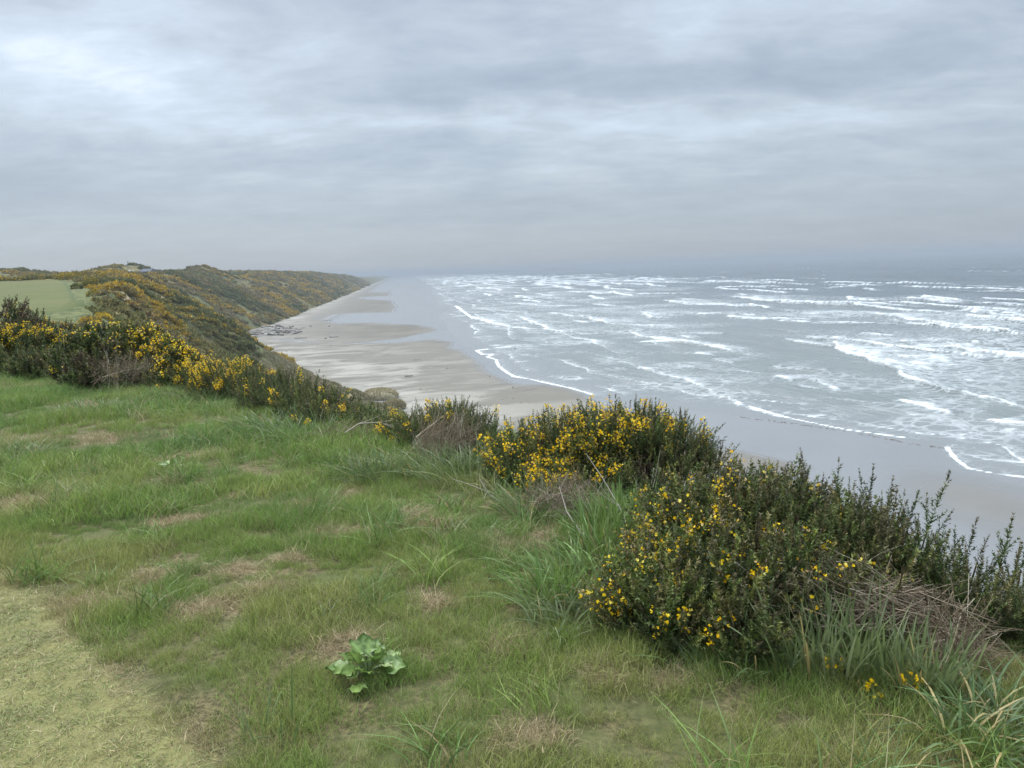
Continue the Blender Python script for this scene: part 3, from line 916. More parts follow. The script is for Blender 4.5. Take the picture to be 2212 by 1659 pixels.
def gorse(lobes, label, seed, group='gorse bushes along the cliff edge', coarse=False, spires=(), shoot=0.26, fsize=1.0, pale=0.15, nf_=(14, 34), span=0.5, ff=1.0, dens=1.55):
    r = np.random.default_rng(seed)
    base = np.mean([l['c'] for l in lobes], axis=0)
    base[2] = ground(base[0], base[1])
    root = empty('gorse_bush', base)
    tag(root, label, 'gorse bush', group)
    fol, flo, stm = Geo(), Geo(), Geo()
    protos = COARSE if coarse else SHOOTS

    def put_shoots(pos, d, scl, brown, fl, protos_, flower_p=None, dead=0.0):
        n = len(pos)
        which = r.integers(0, len(protos_), n)
        rot = frame(d, r.random(n) * 6.28)
        for k, (T, H) in enumerate(protos_):
            m = which == k
            if not m.any():
                continue
            tri = place(T, pos[m], rot[m], scl[m] / 0.30)
            nn = m.sum()
            g = GREENS[r.integers(0, len(GREENS), nn)] * (0.75 + 0.5 * r.random((nn, 1)))
            bw = BROWNS[r.integers(0, len(BROWNS), nn)]
            isb = (r.random(nn) < dead)[:, None]
            c0 = np.where(isb, bw, g)
            tipc = np.where((r.random(nn) < brown)[:, None], np.array([.115, .088, .045]), g * np.array([2.0, 1.75, 1.4]))
            h = np.clip((np.tile(H, nn) - 0.55) / 0.45, 0, 1)[:, None]
            c = np.repeat(c0, len(H), 0) * (1 - h * 0.8) + np.repeat(tipc, len(H), 0) * h * 0.8
            c = c * (0.7 + 0.6 * r.random((len(c), 1)))
            fol.tris(tri, c)
        # flowers crowd the upper half of some shoots
        clus = 0.5 + 0.5 * np.sin(pos[:, 0] * 17 + seed) * np.sin(pos[:, 2] * 19 + seed * 2 + pos[:, 1] * 7)
        fs = np.nonzero(r.random(n) < fl * np.where(fl > .6, .9, .45 + .9 * clus) * (.50 if fl > .6 else .36) * ff)[0]
        for i in fs:
            nf = r.integers(*nf_) if not coarse else r.integers(7, 16)
            t = 1.02 - span * r.random(nf) ** 1.1
            ph = r.random(nf) * 6.28
            rad = (0.012 + 0.022 * r.random(nf)) * (1.3 - 0.5 * t) * (1.4 if coarse else 1)
            loc = np.stack([np.cos(ph) * rad, np.sin(ph) * rad, t * scl[i]], 1)
            p = pos[i] + loc @ rot[i].T
            dl = np.stack([np.cos(ph) * 0.9, np.sin(ph) * 0.9, 0.3 + r.random(nf)], 1) @ rot[i].T
            fr = frame(dl, r.random(nf) * 6.28)
            s = fsize * (0.75 + 0.6 * r.random(nf)) * (1.55 if coarse else 1.0)
            tri = place(FLOWER, p, fr, s)
            ci = np.where(r.random(nf) < pale, r.integers(3, 5, nf), r.integers(0, 3, nf))
            c = np.repeat(YELLOWS[ci] * (0.85 + 0.3 * r.random((nf, 1))), len(FLOWER), 0)
            flo.tris(tri, c)

    b_prev = None
    for l in lobes:
        n = int(l['n'] * (2.6 if coarse else dens))
        v = r.normal(size=(n * 3, 3)); v /= np.linalg.norm(v, axis=1)[:, None]
        v = v[v[:, 2] > -0.55][:n]
        n = len(v)
        fill = np.where(r.random(n) < 0.3, 0.45 + 0.3 * r.random(n), 0.85 + 0.25 * r.random(n))
        L = shoot * l['flen'] * (0.65 + 0.95 * r.random(n) ** 1.4)
        out = v * np.array([1, 1, 0.9])
        d = out * 0.55 + np.array([l['lean'][0], l['lean'][1], 0.85]) + r.normal(size=(n, 3)) * 0.20
        d /= np.linalg.norm(d, axis=1)[:, None]
        tip = l['c'] + v * l['r'] * fill[:, None]
        p = tip - d * (L * 0.75)[:, None]
        gz = land(p[:, 0], p[:, 1])[0]
        p[:, 2] = np.maximum(p[:, 2], np.minimum(gz, l['c'][2]) - 0.02)
        put_shoots(p, d, L, l['brown'], l['fl'], protos, dead=l['dead'])
        # branches from the root stock up into the lobe
        b0 = l['c'] * np.array([1, 1, 0]); b0[2] = min(ground(b0[0], b0[1]), l['c'][2] - l['r'][2] * 0.9) - 0.03
        if b_prev is not None:                     # one creeping root stock under the bush
            stm.tube([b_prev, (b_prev + b0) / 2 - np.array([0, 0, .03]), b0], .012, BROWNS[0], 3)
        b_prev = b0
        for i in r.choice(n, min(n, 16), replace=False):
            m1 = b0 + (p[i] - b0) * 0.5 + r.normal(size=3) * 0.05
            stm.tube([b0 + r.normal(size=3) * np.array([.08, .08, 0]), m1, p[i]], [0.010, 0.007, 0.004], BROWNS[r.integers(0, 3)] * (0.8 + 0.6 * r.random()), 3)
    if len(spires):
        pos, dd, ll, br, fl = [], [], [], [], []
        for sx, sy, y, lenpx, ang, b_, f_ in spires:
            tip = aty(sx, sy, y)
            L = lenpx * y / F
            a = R(ang)
            d = np.array([math.sin(a), r.normal() * 0.12, math.cos(a)]); d /= np.linalg.norm(d)
            pos.append(tip - d * L); dd.append(d); ll.append(L); br.append(b_); fl.append(f_)
            stm.tube([tip - d * L * 1.8 + np.array([0, 0, -.06]), tip - d * L], [0.007, 0.004], BROWNS[0], 3)
        for i in range(len(pos)):
            put_shoots(np.array([pos[i]]), np.array([dd[i]]), np.array([ll[i]]), br[i], f_ if False else fl[i], SPIRES if not coarse else COARSE)
    fol.build('foliage', M_GORSE, root, loc=base).location = (0, 0, 0)
    stm.build('stem', M_WOOD, root, loc=base).location = (0, 0, 0)
    if flo.v:
        flo.build('blossom', M_FLOWER, root, loc=base).location = (0, 0, 0)
    return root


Lb = lobe
# the left end of the row, about 12 to 20 m away
gorse([Lb(-20, 700, 19.5, 100, 56, .25, 110, 1.2, .6, dead=.45), Lb(80, 730, 19.2, 80, 40, .35, 90, 1.1, .5, dead=.35), Lb(150, 758, 18.8, 60, 30, .3, 60, 1.0, .4, dead=.2)],
      'tall brownish gorse bush rising behind the bright yellow band, cut by the left edge', 101, coarse=True, shoot=.34)
gorse([Lb(10, 728, 17.3, 70, 26, .92, 110, .6, .1), Lb(90, 736, 17.2, 55, 24, .85, 80, .6, .1), Lb(128, 754, 17.0, 26, 18, .6, 30, .4, .1)],
      'gorse bush thick with bright yellow flower below the tall brown one', 102, coarse=True, shoot=.30, pale=.05)
gorse([Lb(20, 786, 16.2, 80, 38, .06, 100, .9, .1), Lb(110, 786, 15.6, 80, 38, .08, 110, .9, .1), Lb(165, 800, 14.8, 50, 36, .1, 60, .6, .15)],
      'green gorse bush with few flowers beside the bare straw patch on the left', 103, coarse=True, shoot=.28)
gorse([Lb(225, 730, 14.0, 62, 30, .42, 90, .8, .2), Lb(288, 735, 13.8, 52, 36, .40, 80, .7, .2), Lb(180, 776, 13.7, 60, 38, .14, 90, .8, .2), Lb(255, 785, 13.2, 90, 46, .04, 120, .8, .35, dead=.45),
       Lb(325, 800, 12.8, 62, 36, .10, 70, .7, .3, dead=.3), Lb(205, 812, 12.9, 60, 30, .06, 60, .6, .3, dead=.2)],
      'large domed gorse bush with a dark hollow heart and pale yellow tips', 104, coarse=True, shoot=.30, pale=.5)
gorse([Lb(322, 738, 13.6, 36, 30, .90, 60, .5, .1), Lb(352, 762, 13.2, 38, 34, .92, 70, .5, .1), Lb(386, 785, 12.7, 40, 32, .92, 70, .5, .1), Lb(372, 812, 12.3, 50, 24, .4, 50, .5, .2)],
      'narrow gorse bush solid with yellow flower on the right flank of the domed one', 105, coarse=True, shoot=.26, pale=.2,
      spires=[(376, 738, 13, 22, 3, .1, 1), (388, 748, 12.8, 24, 8, .1, 1)])
gorse([Lb(425, 806, 11.9, 42, 30, .75, 70, .5, .1), Lb(470, 806, 11.5, 46, 32, .70, 80, .5, .1), Lb(515, 815, 11.1, 44, 34, .45, 70, .5, .15), Lb(450, 838, 11.2, 60, 24, .3, 60, .4, .2)],
      'low yellow and green gorse bush standing behind the longest grass', 106, shoot=.24,
      spires=[(455, 757, 11.6, 34, -32, .2, 1), (496, 768, 11.4, 40, 4, .3, .3), (520, 778, 11.2, 36, 6, .3, .2)])
gorse([Lb(560, 836, 10.6, 50, 38, .14, 90, .6, .2), Lb(610, 842, 10.2, 54, 40, .10, 90, .6, .25), Lb(575, 868, 10.1, 60, 26, .05, 60, .5, .3, dead=.2)],
      'dark green gorse bush between the low yellow one and the spiky one', 107, shoot=.25,
      spires=[(545, 790, 10.6, 34, 3, .3, 0), (600, 800, 10.4, 34, -4, .4, 0), (640, 798, 10.2, 36, 8, .4, 0)])
gorse([Lb(655, 860, 9.6, 58, 42, .05, 90, .6, .3), Lb(705, 880, 9.2, 52, 42, .12, 90, .6, .25), Lb(690, 905, 8.9, 60, 28, .03, 60, .5, .3, dead=.3)],
      'dark gorse bush bristling with tall spiky shoots above the beach', 108, shoot=.26,
      spires=[(662, 806, 9.6, 50, 6, .5, 0), (690, 798, 9.5, 56, 18, .6, 0), (704, 822, 9.3, 44, 8, .5, 0), (640, 812, 9.7, 44, -3, .5, 0), (730, 838, 9.1, 40, 24, .6, 0), (618, 808, 9.9, 40, -6, .4, 0)])
gorse([Lb(760, 904, 8.7, 52, 30, .12, 80, .5, .2), Lb(815, 922, 8.2, 54, 28, .10, 80, .5, .2), Lb(860, 935, 7.8, 40, 22, .2, 50, .4, .2)],
      'low green gorse bush with a few yellow flowers below the dune grass', 109, shoot=.23,
      spires=[(752, 838, 8.8, 40, 28, .6, 0), (810, 885, 8.4, 30, 22, .5, 0), (766, 862, 8.7, 34, 6, .5, 0)])
gorse([Lb(910, 920, 7.5, 60, 42, .08, 110, .5, .15), Lb(975, 902, 7.4, 56, 40, .16, 110, .5, .15), Lb(1035, 922, 7.1, 46, 36, .08, 80, .5, .15)],
      'rounded green gorse bush behind the smaller heap of dead twigs', 110, shoot=.20,
      spires=[(940, 872, 7.5, 30, -4, .2, 0), (975, 866, 7.4, 34, 2, .3, 0), (1010, 876, 7.3, 30, 6, .5, 0), (1030, 884, 7.2, 26, 12, .5, 0)])
# the flowering bush in the middle
gorse([Lb(1120, 985, 6.0, 84, 66, .38, 170, .45, .1), Lb(1200, 960, 5.9, 80, 66, .40, 170, .45, .1), Lb(1290, 950, 5.9, 80, 74, .55, 200, .45, .12), Lb(1380, 940, 5.9, 80, 66, .42, 180, .45, .25),
       Lb(1460, 960, 5.8, 70, 62, .14, 150, .45, .4), Lb(1250, 1020, 5.5, 110, 40, .24, 120, .4, .2, dead=.2), Lb(1390, 1015, 5.6, 100, 40, .1, 110, .4, .3, dead=.35), Lb(1180, 1038, 5.3, 60, 24, .55, 60, .25, .1, lean=(0, -.5)),
       Lb(1530, 985, 5.7, 46, 36, .06, 60, .35, .5)],
      'broad gorse bush in full yellow flower against the wet beach, green grass at its foot', 111, shoot=.22, fsize=.96, pale=.16, nf_=(10, 28), span=.5, ff=1.15,
      spires=[(1184, 872, 5.9, 56, 2, .1, .9), (1268, 865, 5.9, 50, 8, .1, .8), (1243, 878, 5.9, 46, 0, .1, .6), (1330, 852, 5.9, 62, 3, .8, 0), (1352, 868, 5.9, 44, 5, .6, 0), (1404, 864, 5.9, 56, 9, .6, 0),
              (1440, 872, 5.8, 58, 5, .8, 0), (1386, 880, 5.9, 50, 3, .6, .1), (1288, 866, 5.9, 46, -3, .2, .8), (1502, 896, 5.8, 60, 22, .8, 0), (1566, 914, 5.7, 78, 48, .9, 0), (1570, 942, 5.6, 60, 56, .9, 0),
              (1598, 958, 5.6, 56, 44, .9, 0), (1480, 905, 5.8, 50, 14, .7, 0), (1128, 905, 6.0, 36, -8, .1, 1)])
# the big bush on the right, three metres off
XR = np.random.default_rng(88)
XTRA = []
for _ in range(46):
    sx_ = XR.uniform(1590, 2230)
    XTRA.append((sx_, np.interp(sx_, [1590, 1650, 1850, 2000, 2080, 2230], [1040, 1030, 1040, 1075, 1150, 1160]) + XR.uniform(-14, 70), XR.uniform(3.2, 3.8), XR.uniform(70, 150), XR.normal() * 14 + 5, XR.uniform(.3, .95), 0))
gorse([Lb(1480, 1110, 3.9, 110, 74, .14, 190, .35, .2), Lb(1590, 1090, 3.9, 100, 78, .09, 190, .35, .35), Lb(1440, 1165, 3.6, 90, 44, .50, 110, .25, .15), Lb(1690, 1110, 3.8, 100, 92, .10, 210, .35, .4),
       Lb(1560, 1220, 3.4, 140, 90, .08, 240, .35, .2), Lb(1400, 1255, 3.3, 90, 76, .11, 150, .3, .15), Lb(1700, 1240, 3.3, 130, 100, .10, 240, .35, .35), Lb(1440, 1330, 3.15, 120, 50, .16, 130, .3, .2),
       Lb(1590, 1340, 3.05, 110, 60, .08, 150, .3, .35, dead=.25), Lb(1810, 1160, 3.6, 90, 100, .06, 180, .35, .45), Lb(1890, 1190, 3.5, 80, 90, .04, 150, .35, .5), Lb(1840, 1270, 3.3, 100, 70, .03, 130, .3, .5, dead=.4),
       Lb(1320, 1325, 3.2, 50, 26, .45, 40, .2, .15, lean=(-.5, 0))],
      'biggest and nearest gorse bush, scattered flowers, bare spiny shoots along its top', 112, shoot=.26, dens=1.15, fsize=.95, pale=.3, nf_=(4, 18), span=.6, ff=2.2,
      spires=XTRA + [(1728, 966, 3.7, 110, -12, .9, 0), (1812, 988, 3.6, 100, -2, .6, 0), (1888, 1002, 3.6, 120, 2, .8, 0), (1930, 1028, 3.5, 100, 4, .9, 0), (2052, 1018, 3.5, 150, 18, .7, 0), (1855, 1012, 3.6, 90, -6, .9, 0),
              (1780, 1020, 3.7, 70, 4, .7, 0), (1985, 1060, 3.5, 110, 16, .9, 0), (1960, 1080, 3.4, 100, 8, .8, 0), (2060, 1100, 3.4, 90, 40, .9, 0), (1690, 1030, 3.7, 60, -4, .6, 0), (1622, 1030, 3.8, 50, 10, .6, 0),
              (1640, 1010, 3.8, 60, 30, .9, 0), (1750, 1005, 3.7, 80, 10, .9, 0), (1835, 1030, 3.6, 90, 3, .8, 0), (1905, 1060, 3.5, 80, -5, .6, 0)])
gorse([Lb(2000, 1240, 3.3, 60, 90, .02, 60, .3, .5), Lb(2060, 1300, 3.2, 60, 80, .01, 60, .3, .5), Lb(2150, 1330, 3.1, 70, 80, .0, 70, .3, .5), Lb(2250, 1340, 3.1, 80, 90, .0, 60, .3, .5)],
      'thin straggly gorse bush of loose upright shoots by the right edge', 113, shoot=.19,
      spires=[(2112, 1118, 3.3, 130, 8, .4, 0), (2190, 1110, 3.2, 150, 4, .8, 0), (2086, 1180, 3.3, 110, 2, .5, 0), (2205, 1170, 3.2, 120, 6, .4, 0), (2150, 1200, 3.2, 100, 20, 1, 0), (2160, 1230, 3.2, 110, -6, .5, 0),
              (2040, 1140, 3.4, 110, 6, .5, 0), (2230, 1130, 3.2, 120, 3, .5, 0)])
gorse([Lb(1960, 1500, 2.62, 60, 34, .10, 40, .10, .1), Lb(1840, 1490, 2.7, 40, 26, .08, 24, .10, .1)],
      'small gorse seedling with one yellow flower head among long grass', 114, group='gorse seedlings in the grass', shoot=.09, fsize=.9)


# ------------------------------------------------------------------ dead twigs
def twigs(name, label, group, cx, cy, y, rx, rz, n, seed, ang, spread, lrange, cat='dead twigs', ry=0.3):
    r = np.random.default_rng(seed)
    c = aty(cx, cy, y)
    k = y / F
    g = Geo()
    pal = np.array([(0.23, 0.18, 0.125), (0.30, 0.245, 0.18), (0.17, 0.125, 0.085), (0.40, 0.35, 0.27)])
    for i in range(n):
        v = r.normal(size=3); v /= np.linalg.norm(v)
        p = c + v * np.array([rx * k, ry, rz * k]) * r.random() ** 0.4
        p[2] = max(p[2], ground(p[0], p[1]) + 0.02)
        a = R(ang) + r.normal() * R(spread)
        L = lrange[0] + (lrange[1] - lrange[0]) * r.random() ** 1.5
        d = np.array([math.cos(a), r.normal() * 0.35, math.sin(a)]); d /= np.linalg.norm(d)
        p0, p1 = p - d * L / 2, p + d * L / 2
        p0[2] = max(p0[2], ground(p0[0], p0[1]) + 0.005); p1[2] = max(p1[2], ground(p1[0], p1[1]) + 0.005)
        mid = (p0 + p1) / 2 + r.normal(size=3) * L * 0.06
        rad = (0.0008 + 0.0010 * r.random() ** 2 + (0.002 if r.random() < 0.05 else 0)) * (1 if y < 4 else 1.6)
        cc = pal[r.choice(4, p=[.4, .3, .2, .1])] * (0.7 + 0.6 * r.random())
        g.tube([p0, mid, p1], [rad * 1.3, rad, rad * 0.5], cc, 3)
        for q in range(2):                         # side twigs
            m0 = p0 + (p1 - p0) * (.3 + .5 * r.random())
            dq = d + r.normal(size=3) * .45
            m1 = m0 + dq / np.linalg.norm(dq) * L * (.15 + .25 * r.random())
            g.tube([m0, (m0 + m1) / 2 + r.normal(size=3) * L * .015, m1], [rad * .7, rad * .5, rad * .3], cc, 3)
    o = g.build(name, M_WOOD, loc=c)
    return tag(o, label, cat, group)


TG = 'heaps of dead twigs'
twigs('twig_heap', 'largest heap of dead grey brown twigs lying against the nearest gorse', TG, 1860, 1300, 3.05, 170, 46, 400, 201, -26, 26, (.15, .50), ry=.2)
twigs('twig_heap', 'sprawl of dead stalks at the right edge below the big twig heap', TG, 2070, 1400, 2.8, 80, 100, 260, 202, -58, 36, (.10, .38), ry=.16)
twigs('twig_heap', 'upright bundle of dead twigs leaning on the rounded green gorse', TG, 965, 950, 6.6, 70, 42, 260, 203, 62, 24, (.2, .5), ry=.3)
twigs('twig_heap', 'low brown twig litter beneath the flowering bush in the middle', TG, 1215, 1085, 4.9, 90, 36, 330, 204, 70, 45, (.08, .34), ry=.25)
twigs('twig_heap', 'dead twigs showing in the hollow under the domed gorse bush', TG, 270, 805, 12.2, 70, 24, 240, 205, 70, 30, (.2, .7), ry=.3)
twigs('twig_heap', 'grey dead twigs fringing the foot of the spiky gorse', TG, 760, 940, 7.7, 90, 18, 220, 206, 40, 45, (.1, .4), ry=.25)


def branch(label, pts, y, rad, seed, forks=3):
    r = np.random.default_rng(seed)
    g = Geo()
    P = [aty(px, py, y + dy) for px, py, dy in pts]
    for p in P:
        p[2] = max(p[2], ground(p[0], p[1]) + 0.006)
    col = np.array([0.36, 0.32, 0.27])
    g.tube(P, np.linspace(rad, rad * 0.35, len(P)), col, 5)
    for k in range(forks):
        i = r.integers(1, len(P) - 1) if len(P) > 2 else 0
        d = (P[i + 1] - P[i]); L = np.linalg.norm(d)
        d = d / L + r.normal(size=3) * 0.6
        q = P[i] + d * L * 0.9
        q[2] = max(q[2], ground(q[0], q[1]) + 0.006)
        g.tube([P[i], (P[i] + q) / 2 + r.normal(size=3) * 0.01, q], [rad * .5, rad * .35, rad * .2], col * 0.9, 4)
    o = g.build('dead_branch', M_WOOD, loc=P[0])
    return tag(o, label, 'branch', 'bleached dead branches')


branch('pale forked dead branch in the grass left of the flowering bush', [(1078, 1088, 0), (1052, 1062, 0), (1036, 1034, .05)], 5.2, .007, 301)
branch('bleached dead stem slanting up in front of the dark bush foot', [(1268, 1178, 0), (1224, 1105, .1), (1208, 1050, .2)], 4.3, .006, 302, 1)
branch('long thin dead stem rising between the two flowering bushes', [(1370, 1170, 0), (1338, 1095, .1), (1300, 1030, .2), (1266, 980, .3)], 4.3, .005, 303, 2)
branch('whitish dead stem standing before the notch between the bushes', [(1398, 1165, 0), (1402, 1090, .1), (1412, 1010, .15)], 4.25, .005, 304, 2)
branch('grey dead branch curving out of the large twig heap', [(1778, 1395, 0), (1720, 1330, .1), (1640, 1258, .2)], 2.95, .006, 305, 2)
branch('arched pale stem reaching over the right edge', [(2080, 1420, 0), (2130, 1345, .1), (2230, 1320, .15)], 2.9, .004, 306, 1)
branch('dead stick lying in the long grass below the low gorse', [(600, 905, 0), (640, 905, .1), (665, 900, .2)], 9.0, .009, 307, 3)
branch('bare grey branch arching in front of the low green gorse', [(745, 935, 0), (775, 915, .1), (820, 912, .2), (850, 920, .2)], 7.4, .008, 308, 4)


# ------------------------------------------------------------------ broad-bladed grass clumps and the leafy weed
def blades(g, r, base, n, R0, L, W, lean, wind=(0, 0), pal=None, droop=0.55, seg=5, dryp=0.05):
    pal = pal if pal is not None else np.array([(0.100, 0.165, 0.050), (0.125, 0.190, 0.060), (0.090, 0.145, 0.058), (0.145, 0.195, 0.085)])
    a = r.random(n) * 6.28
    rr_ = R0 * np.sqrt(r.random(n))
    p = np.stack([base[0] + np.cos(a) * rr_, base[1] + np.sin(a) * rr_, np.zeros(n)], 1)
    p[:, 2] = land(p[:, 0], p[:, 1])[0] - 0.005
    az = a + r.normal(size=n) * 0.8
    ln = L * (0.45 + 0.65 * r.random(n))
    le = lean * (0.3 + r.random(n)) + 0.35 * rr_ / max(R0, 1e-3) * lean
    hd = np.stack([np.cos(az) * le + wind[0], np.sin(az) * le + wind[1]], 1)
    dr = droop * (0.3 + r.random(n))
    wd = W * (0.6 + 0.6 * r.random(n))
    sa = az + math.pi / 2 + r.normal(size=n) * 0.5
    side = np.stack([np.cos(sa), np.sin(sa), r.normal(size=n) * 0.15], 1)
    t = np.linspace(0, 1, seg + 1)
    hx = (t[None] * 0.55 + t[None] ** 2 * dr[:, None])
    z = t[None] - t[None] ** 2.2 * dr[:, None] * np.minimum(1, np.hypot(hd[:, 0], hd[:, 1]) * 1.4)[:, None] * 0.75
    C = np.stack([p[:, 0:1] + hd[:, 0:1] * hx * ln[:, None], p[:, 1:2] + hd[:, 1:2] * hx * ln[:, None], p[:, 2:3] + z * ln[:, None]], -1)
    wp = np.interp(t, [0, .3, .7, 1], [.7, 1, .8, .04])
    off = side[:, None, :] * (wd[:, None] * wp[None])[..., None] / 2
    # a shallow V along the blade: middle line sinks a little
    A, B = C - off, C + off
    V = np.stack([A, C - np.array([0, 0, 1]) * (wd * 0.18)[:, None, None], B], 2).reshape(n, -1, 3)
    f = []
    for i in range(seg):
        for j in (0, 1):
            q = i * 3 + j
            f.append((q, q + 1, q + 4, q + 3))
    f = np.array(f)
    F_ = (f[None] + (np.arange(n) * (seg + 1) * 3)[:, None, None]).reshape(-1, 4)
    c = pal[r.integers(0, len(pal), n)] * (0.75 + 0.5 * r.random((n, 1)))
    dry = r.random(n) < dryp
    c[dry] = np.array([0.36, 0.29, 0.13]) * (0.8 + 0.4 * r.random((dry.sum(), 1)))
    basec = np.array([0.22, 0.22, 0.11])
    tt = np.repeat(t, 3)[None, :, None]
    cc = c[:, None] * (1 - 0.35 * np.exp(-tt * 5)) + basec * 0.35 * np.exp(-tt * 5)
    g.add(V.reshape(-1, 3), F_, cc.reshape(-1, 3))


GCG = 'clumps of broad-bladed grass'
BLUE = np.array([(0.150, 0.195, 0.080), (0.170, 0.215, 0.095), (0.125, 0.170, 0.065), (0.205, 0.240, 0.125)])
LIME = np.array([(0.135, 0.220, 0.050), (0.155, 0.245, 0.065), (0.110, 0.190, 0.045), (0.175, 0.240, 0.090)])


def clump(label, spots, seed, n, L, W, lean, pal=None, wind=(0, 0), droop=.55, dryp=.05, cat='grass clump'):
    r = np.random.default_rng(seed)
    g = Geo()
    c0 = None
    for px, py, R0, share in spots:
        b = hit(px, py, 1.2, 40)
        c0 = b if c0 is None else c0
        blades(g, r, b, int(n * share), R0, L, W, lean, wind, pal, droop, 5, dryp)
    o = g.build('grass_clump', M_BLADE, loc=c0, smooth=True)
    return tag(o, label, cat, GCG)


clump('sparse tall grass clump standing alone in the near turf below the leafy weed', [(600, 1600, .09, .7), (560, 1590, .06, .3)], 401, 24, .22, .0055, .55, droop=.5)
clump('bright lime grass clump between the bare twig litter and the biggest gorse', [(1240, 1270, .22, .4), (1300, 1210, .18, .3), (1180, 1310, .14, .3)], 402, 330, .30, .0095, .6, LIME, (-.25, -.1))
clump('tall fresh green grass clump in the gap between the two flowering bushes', [(1330, 1150, .20, .5), (1280, 1180, .16, .3), (1370, 1130, .12, .2)], 403, 260, .34, .010, .35, LIME, (-.05, 0))
clump('blue green grass clump under the low flowers of the middle bush', [(1140, 1110, .18, 1)], 404, 110, .30, .009, .5, BLUE, (-.2, -.1))
clump('pale tufted grass clump at the lower left foot of the biggest gorse', [(1260, 1350, .16, .5), (1190, 1365, .12, .3), (1330, 1330, .12, .2)], 405, 150, .22, .008, .7, BLUE, (-.25, -.2))
clump('small broad leaved grass clump left of the bare twig litter', [(960, 1165, .09, 1)], 406, 26, .16, .008, .7, BLUE)
clump('short lime grass clump touching the straw beside the twig litter', [(1050, 1165, .10, 1)], 407, 34, .14, .008, .8, LIME)
clump('long coarse grass clump in front of the largest twig heap', [(1800, 1440, .16, .4), (1880, 1450, .14, .3), (1730, 1440, .14, .3)], 408, 240, .34, .0105, .42, BLUE, (-.12, -.05), droop=.4)
clump('stiff broad grass clump right of the gorse seedling', [(1990, 1490, .12, .6), (2040, 1500, .10, .4)], 409, 130, .28, .0105, .4, BLUE, (.02, -.05), droop=.4)
clump('arching yellow tipped grass clump in the lower right corner', [(2140, 1600, .14, .5), (2200, 1570, .12, .3), (2080, 1620, .12, .2)], 410, 190, .26, .009, .8, None, (.1, -.2), droop=.8, dryp=.16)
clump('dark narrow grass clump below the biggest gorse', [(1560, 1450, .16, .5), (1640, 1440, .14, .5)], 411, 90, .22, .006, .6, None, (-.1, -.1))
clump('large shaggy grass clump left of the flowering middle bush', [(990, 1040, .30, .4), (930, 1020, .28, .3), (1030, 1010, .2, .3)], 412, 360, .36, .009, .6, BLUE, (-.2, -.1))
clump('broad grass clump in the meadow before the bundle of twigs', [(830, 1035, .26, .6), (780, 1030, .22, .4)], 413, 240, .28, .008, .7, None, (-.2, -.1))
clump('rank green grass clump below the low yellow gorse', [(650, 950, .40, .5), (580, 930, .40, .5)], 414, 380, .34, .009, .7, None, (-.2, -.1))
clump('silvery grass clump beside the fringe of dead grass on the left meadow', [(440, 865, .40, .5), (360, 850, .40, .5)], 415, 300, .32, .009, .7, BLUE, (-.2, -.1))
clump('dark low grass clump in the left meadow', [(210, 890, .45, .6), (150, 900, .40, .4)], 416, 300, .22, .009, .9, None)
clump('pale grass clump at the left edge of the meadow', [(20, 985, .32, .5), (60, 992, .30, .5)], 417, 200, .18, .008, .9, BLUE)
clump('thin grey leaved grass clump above the leafy weed', [(700, 1345, .05, 1)], 418, 12, .12, .007, .8, BLUE)
clump('lone tuft of broad blades in the middle of the meadow', [(810, 1280, .06, 1)], 419, 14, .12, .007, .6, LIME)


def weed(label, px, py, scale, n, seed):
    r = np.random.default_rng(seed)
    c = on(px, py, 28.4); c[2] = ground(c[0], c[1])
    root = empty('leafy_weed', c)
    tag(root, label, 'weed', 'leafy weeds in the grass')
    st = Geo()
    out = []
    for i in range(n):
        az = i * 2.4 + r.normal() * 0.3
        inner = i / n
        L = scale * (0.55 + 0.45 * r.random()) * (1.1 - 0.45 * inner)
        reach = scale * (0.75 - 0.55 * inner) * (0.7 + 0.5 * r.random())
        up = scale * (0.22 + 0.50 * inner) * (0.7 + 0.5 * r.random())
        b = np.array([math.cos(az) * reach, math.sin(az) * reach, up])
        el = R(15 + 45 * inner) + R(22) * r.normal()
        d = np.array([math.cos(az) * math.cos(el), math.sin(az) * math.cos(el), math.sin(el)])
        s = np.cross([0, 0, 1.0], d); s /= np.linalg.norm(s)
        roll = r.normal() * 0.35
        nrm = np.cross(d, s)
        s2 = s * math.cos(roll) + nrm * math.sin(roll)
        n2 = np.cross(d, s2)
        st.tube([np.zeros(3), b * 0.5 + np.array([0, 0, .1 * scale]), b], [.0035, .003, .0025], np.array([.16, .22, .10]), 4)
        # lobed outline: rows along the midrib
        t = np.array([0, .1, .24, .34, .48, .58, .72, .84, 1.0])
        hw = np.array([.02, .20, .36, .28, .40, .30, .30, .18, 0]) * (0.85 + 0.3 * r.random(9))
        V, fcs = [], []
        for k in range(9):
            bend = -0.35 * t[k] ** 2
            cen = b + d * t[k] * L + n2 * bend * L * 0.5
            wv = 0.09 * L * math.sin(k * 2.1 + i) + 0.03 * L * r.normal()
            for e, q in ((-1, 1.0), (-.5, .55), (0, 0), (.5, .55), (1, 1.0)):
                V.append(cen + s2 * e * hw[k] * L + n2 * (abs(e) * 0.10 * L + (wv if abs(e) == 1 else 0)))
        for k in range(8):
            for j in range(4):
                q = k * 5 + j
                fcs.append((q, q + 1, q + 6, q + 5))
        g = Geo()
        base = np.array([(0.140, 0.215, 0.052), (0.170, 0.250, 0.068), (0.110, 0.180, 0.045)])[r.integers(0, 3)]
        cols = np.array([base * (1.5 if e == 2 else 0.75 + 0.5 * r.random()) for k in range(9) for e in range(5)])
        g.add(V, fcs, cols)
        out.append(g)
    for g in out:
        g.build('leaf', M_LEAF, root, smooth=True)
    st.build('stem', M_LEAF, root)
    return root


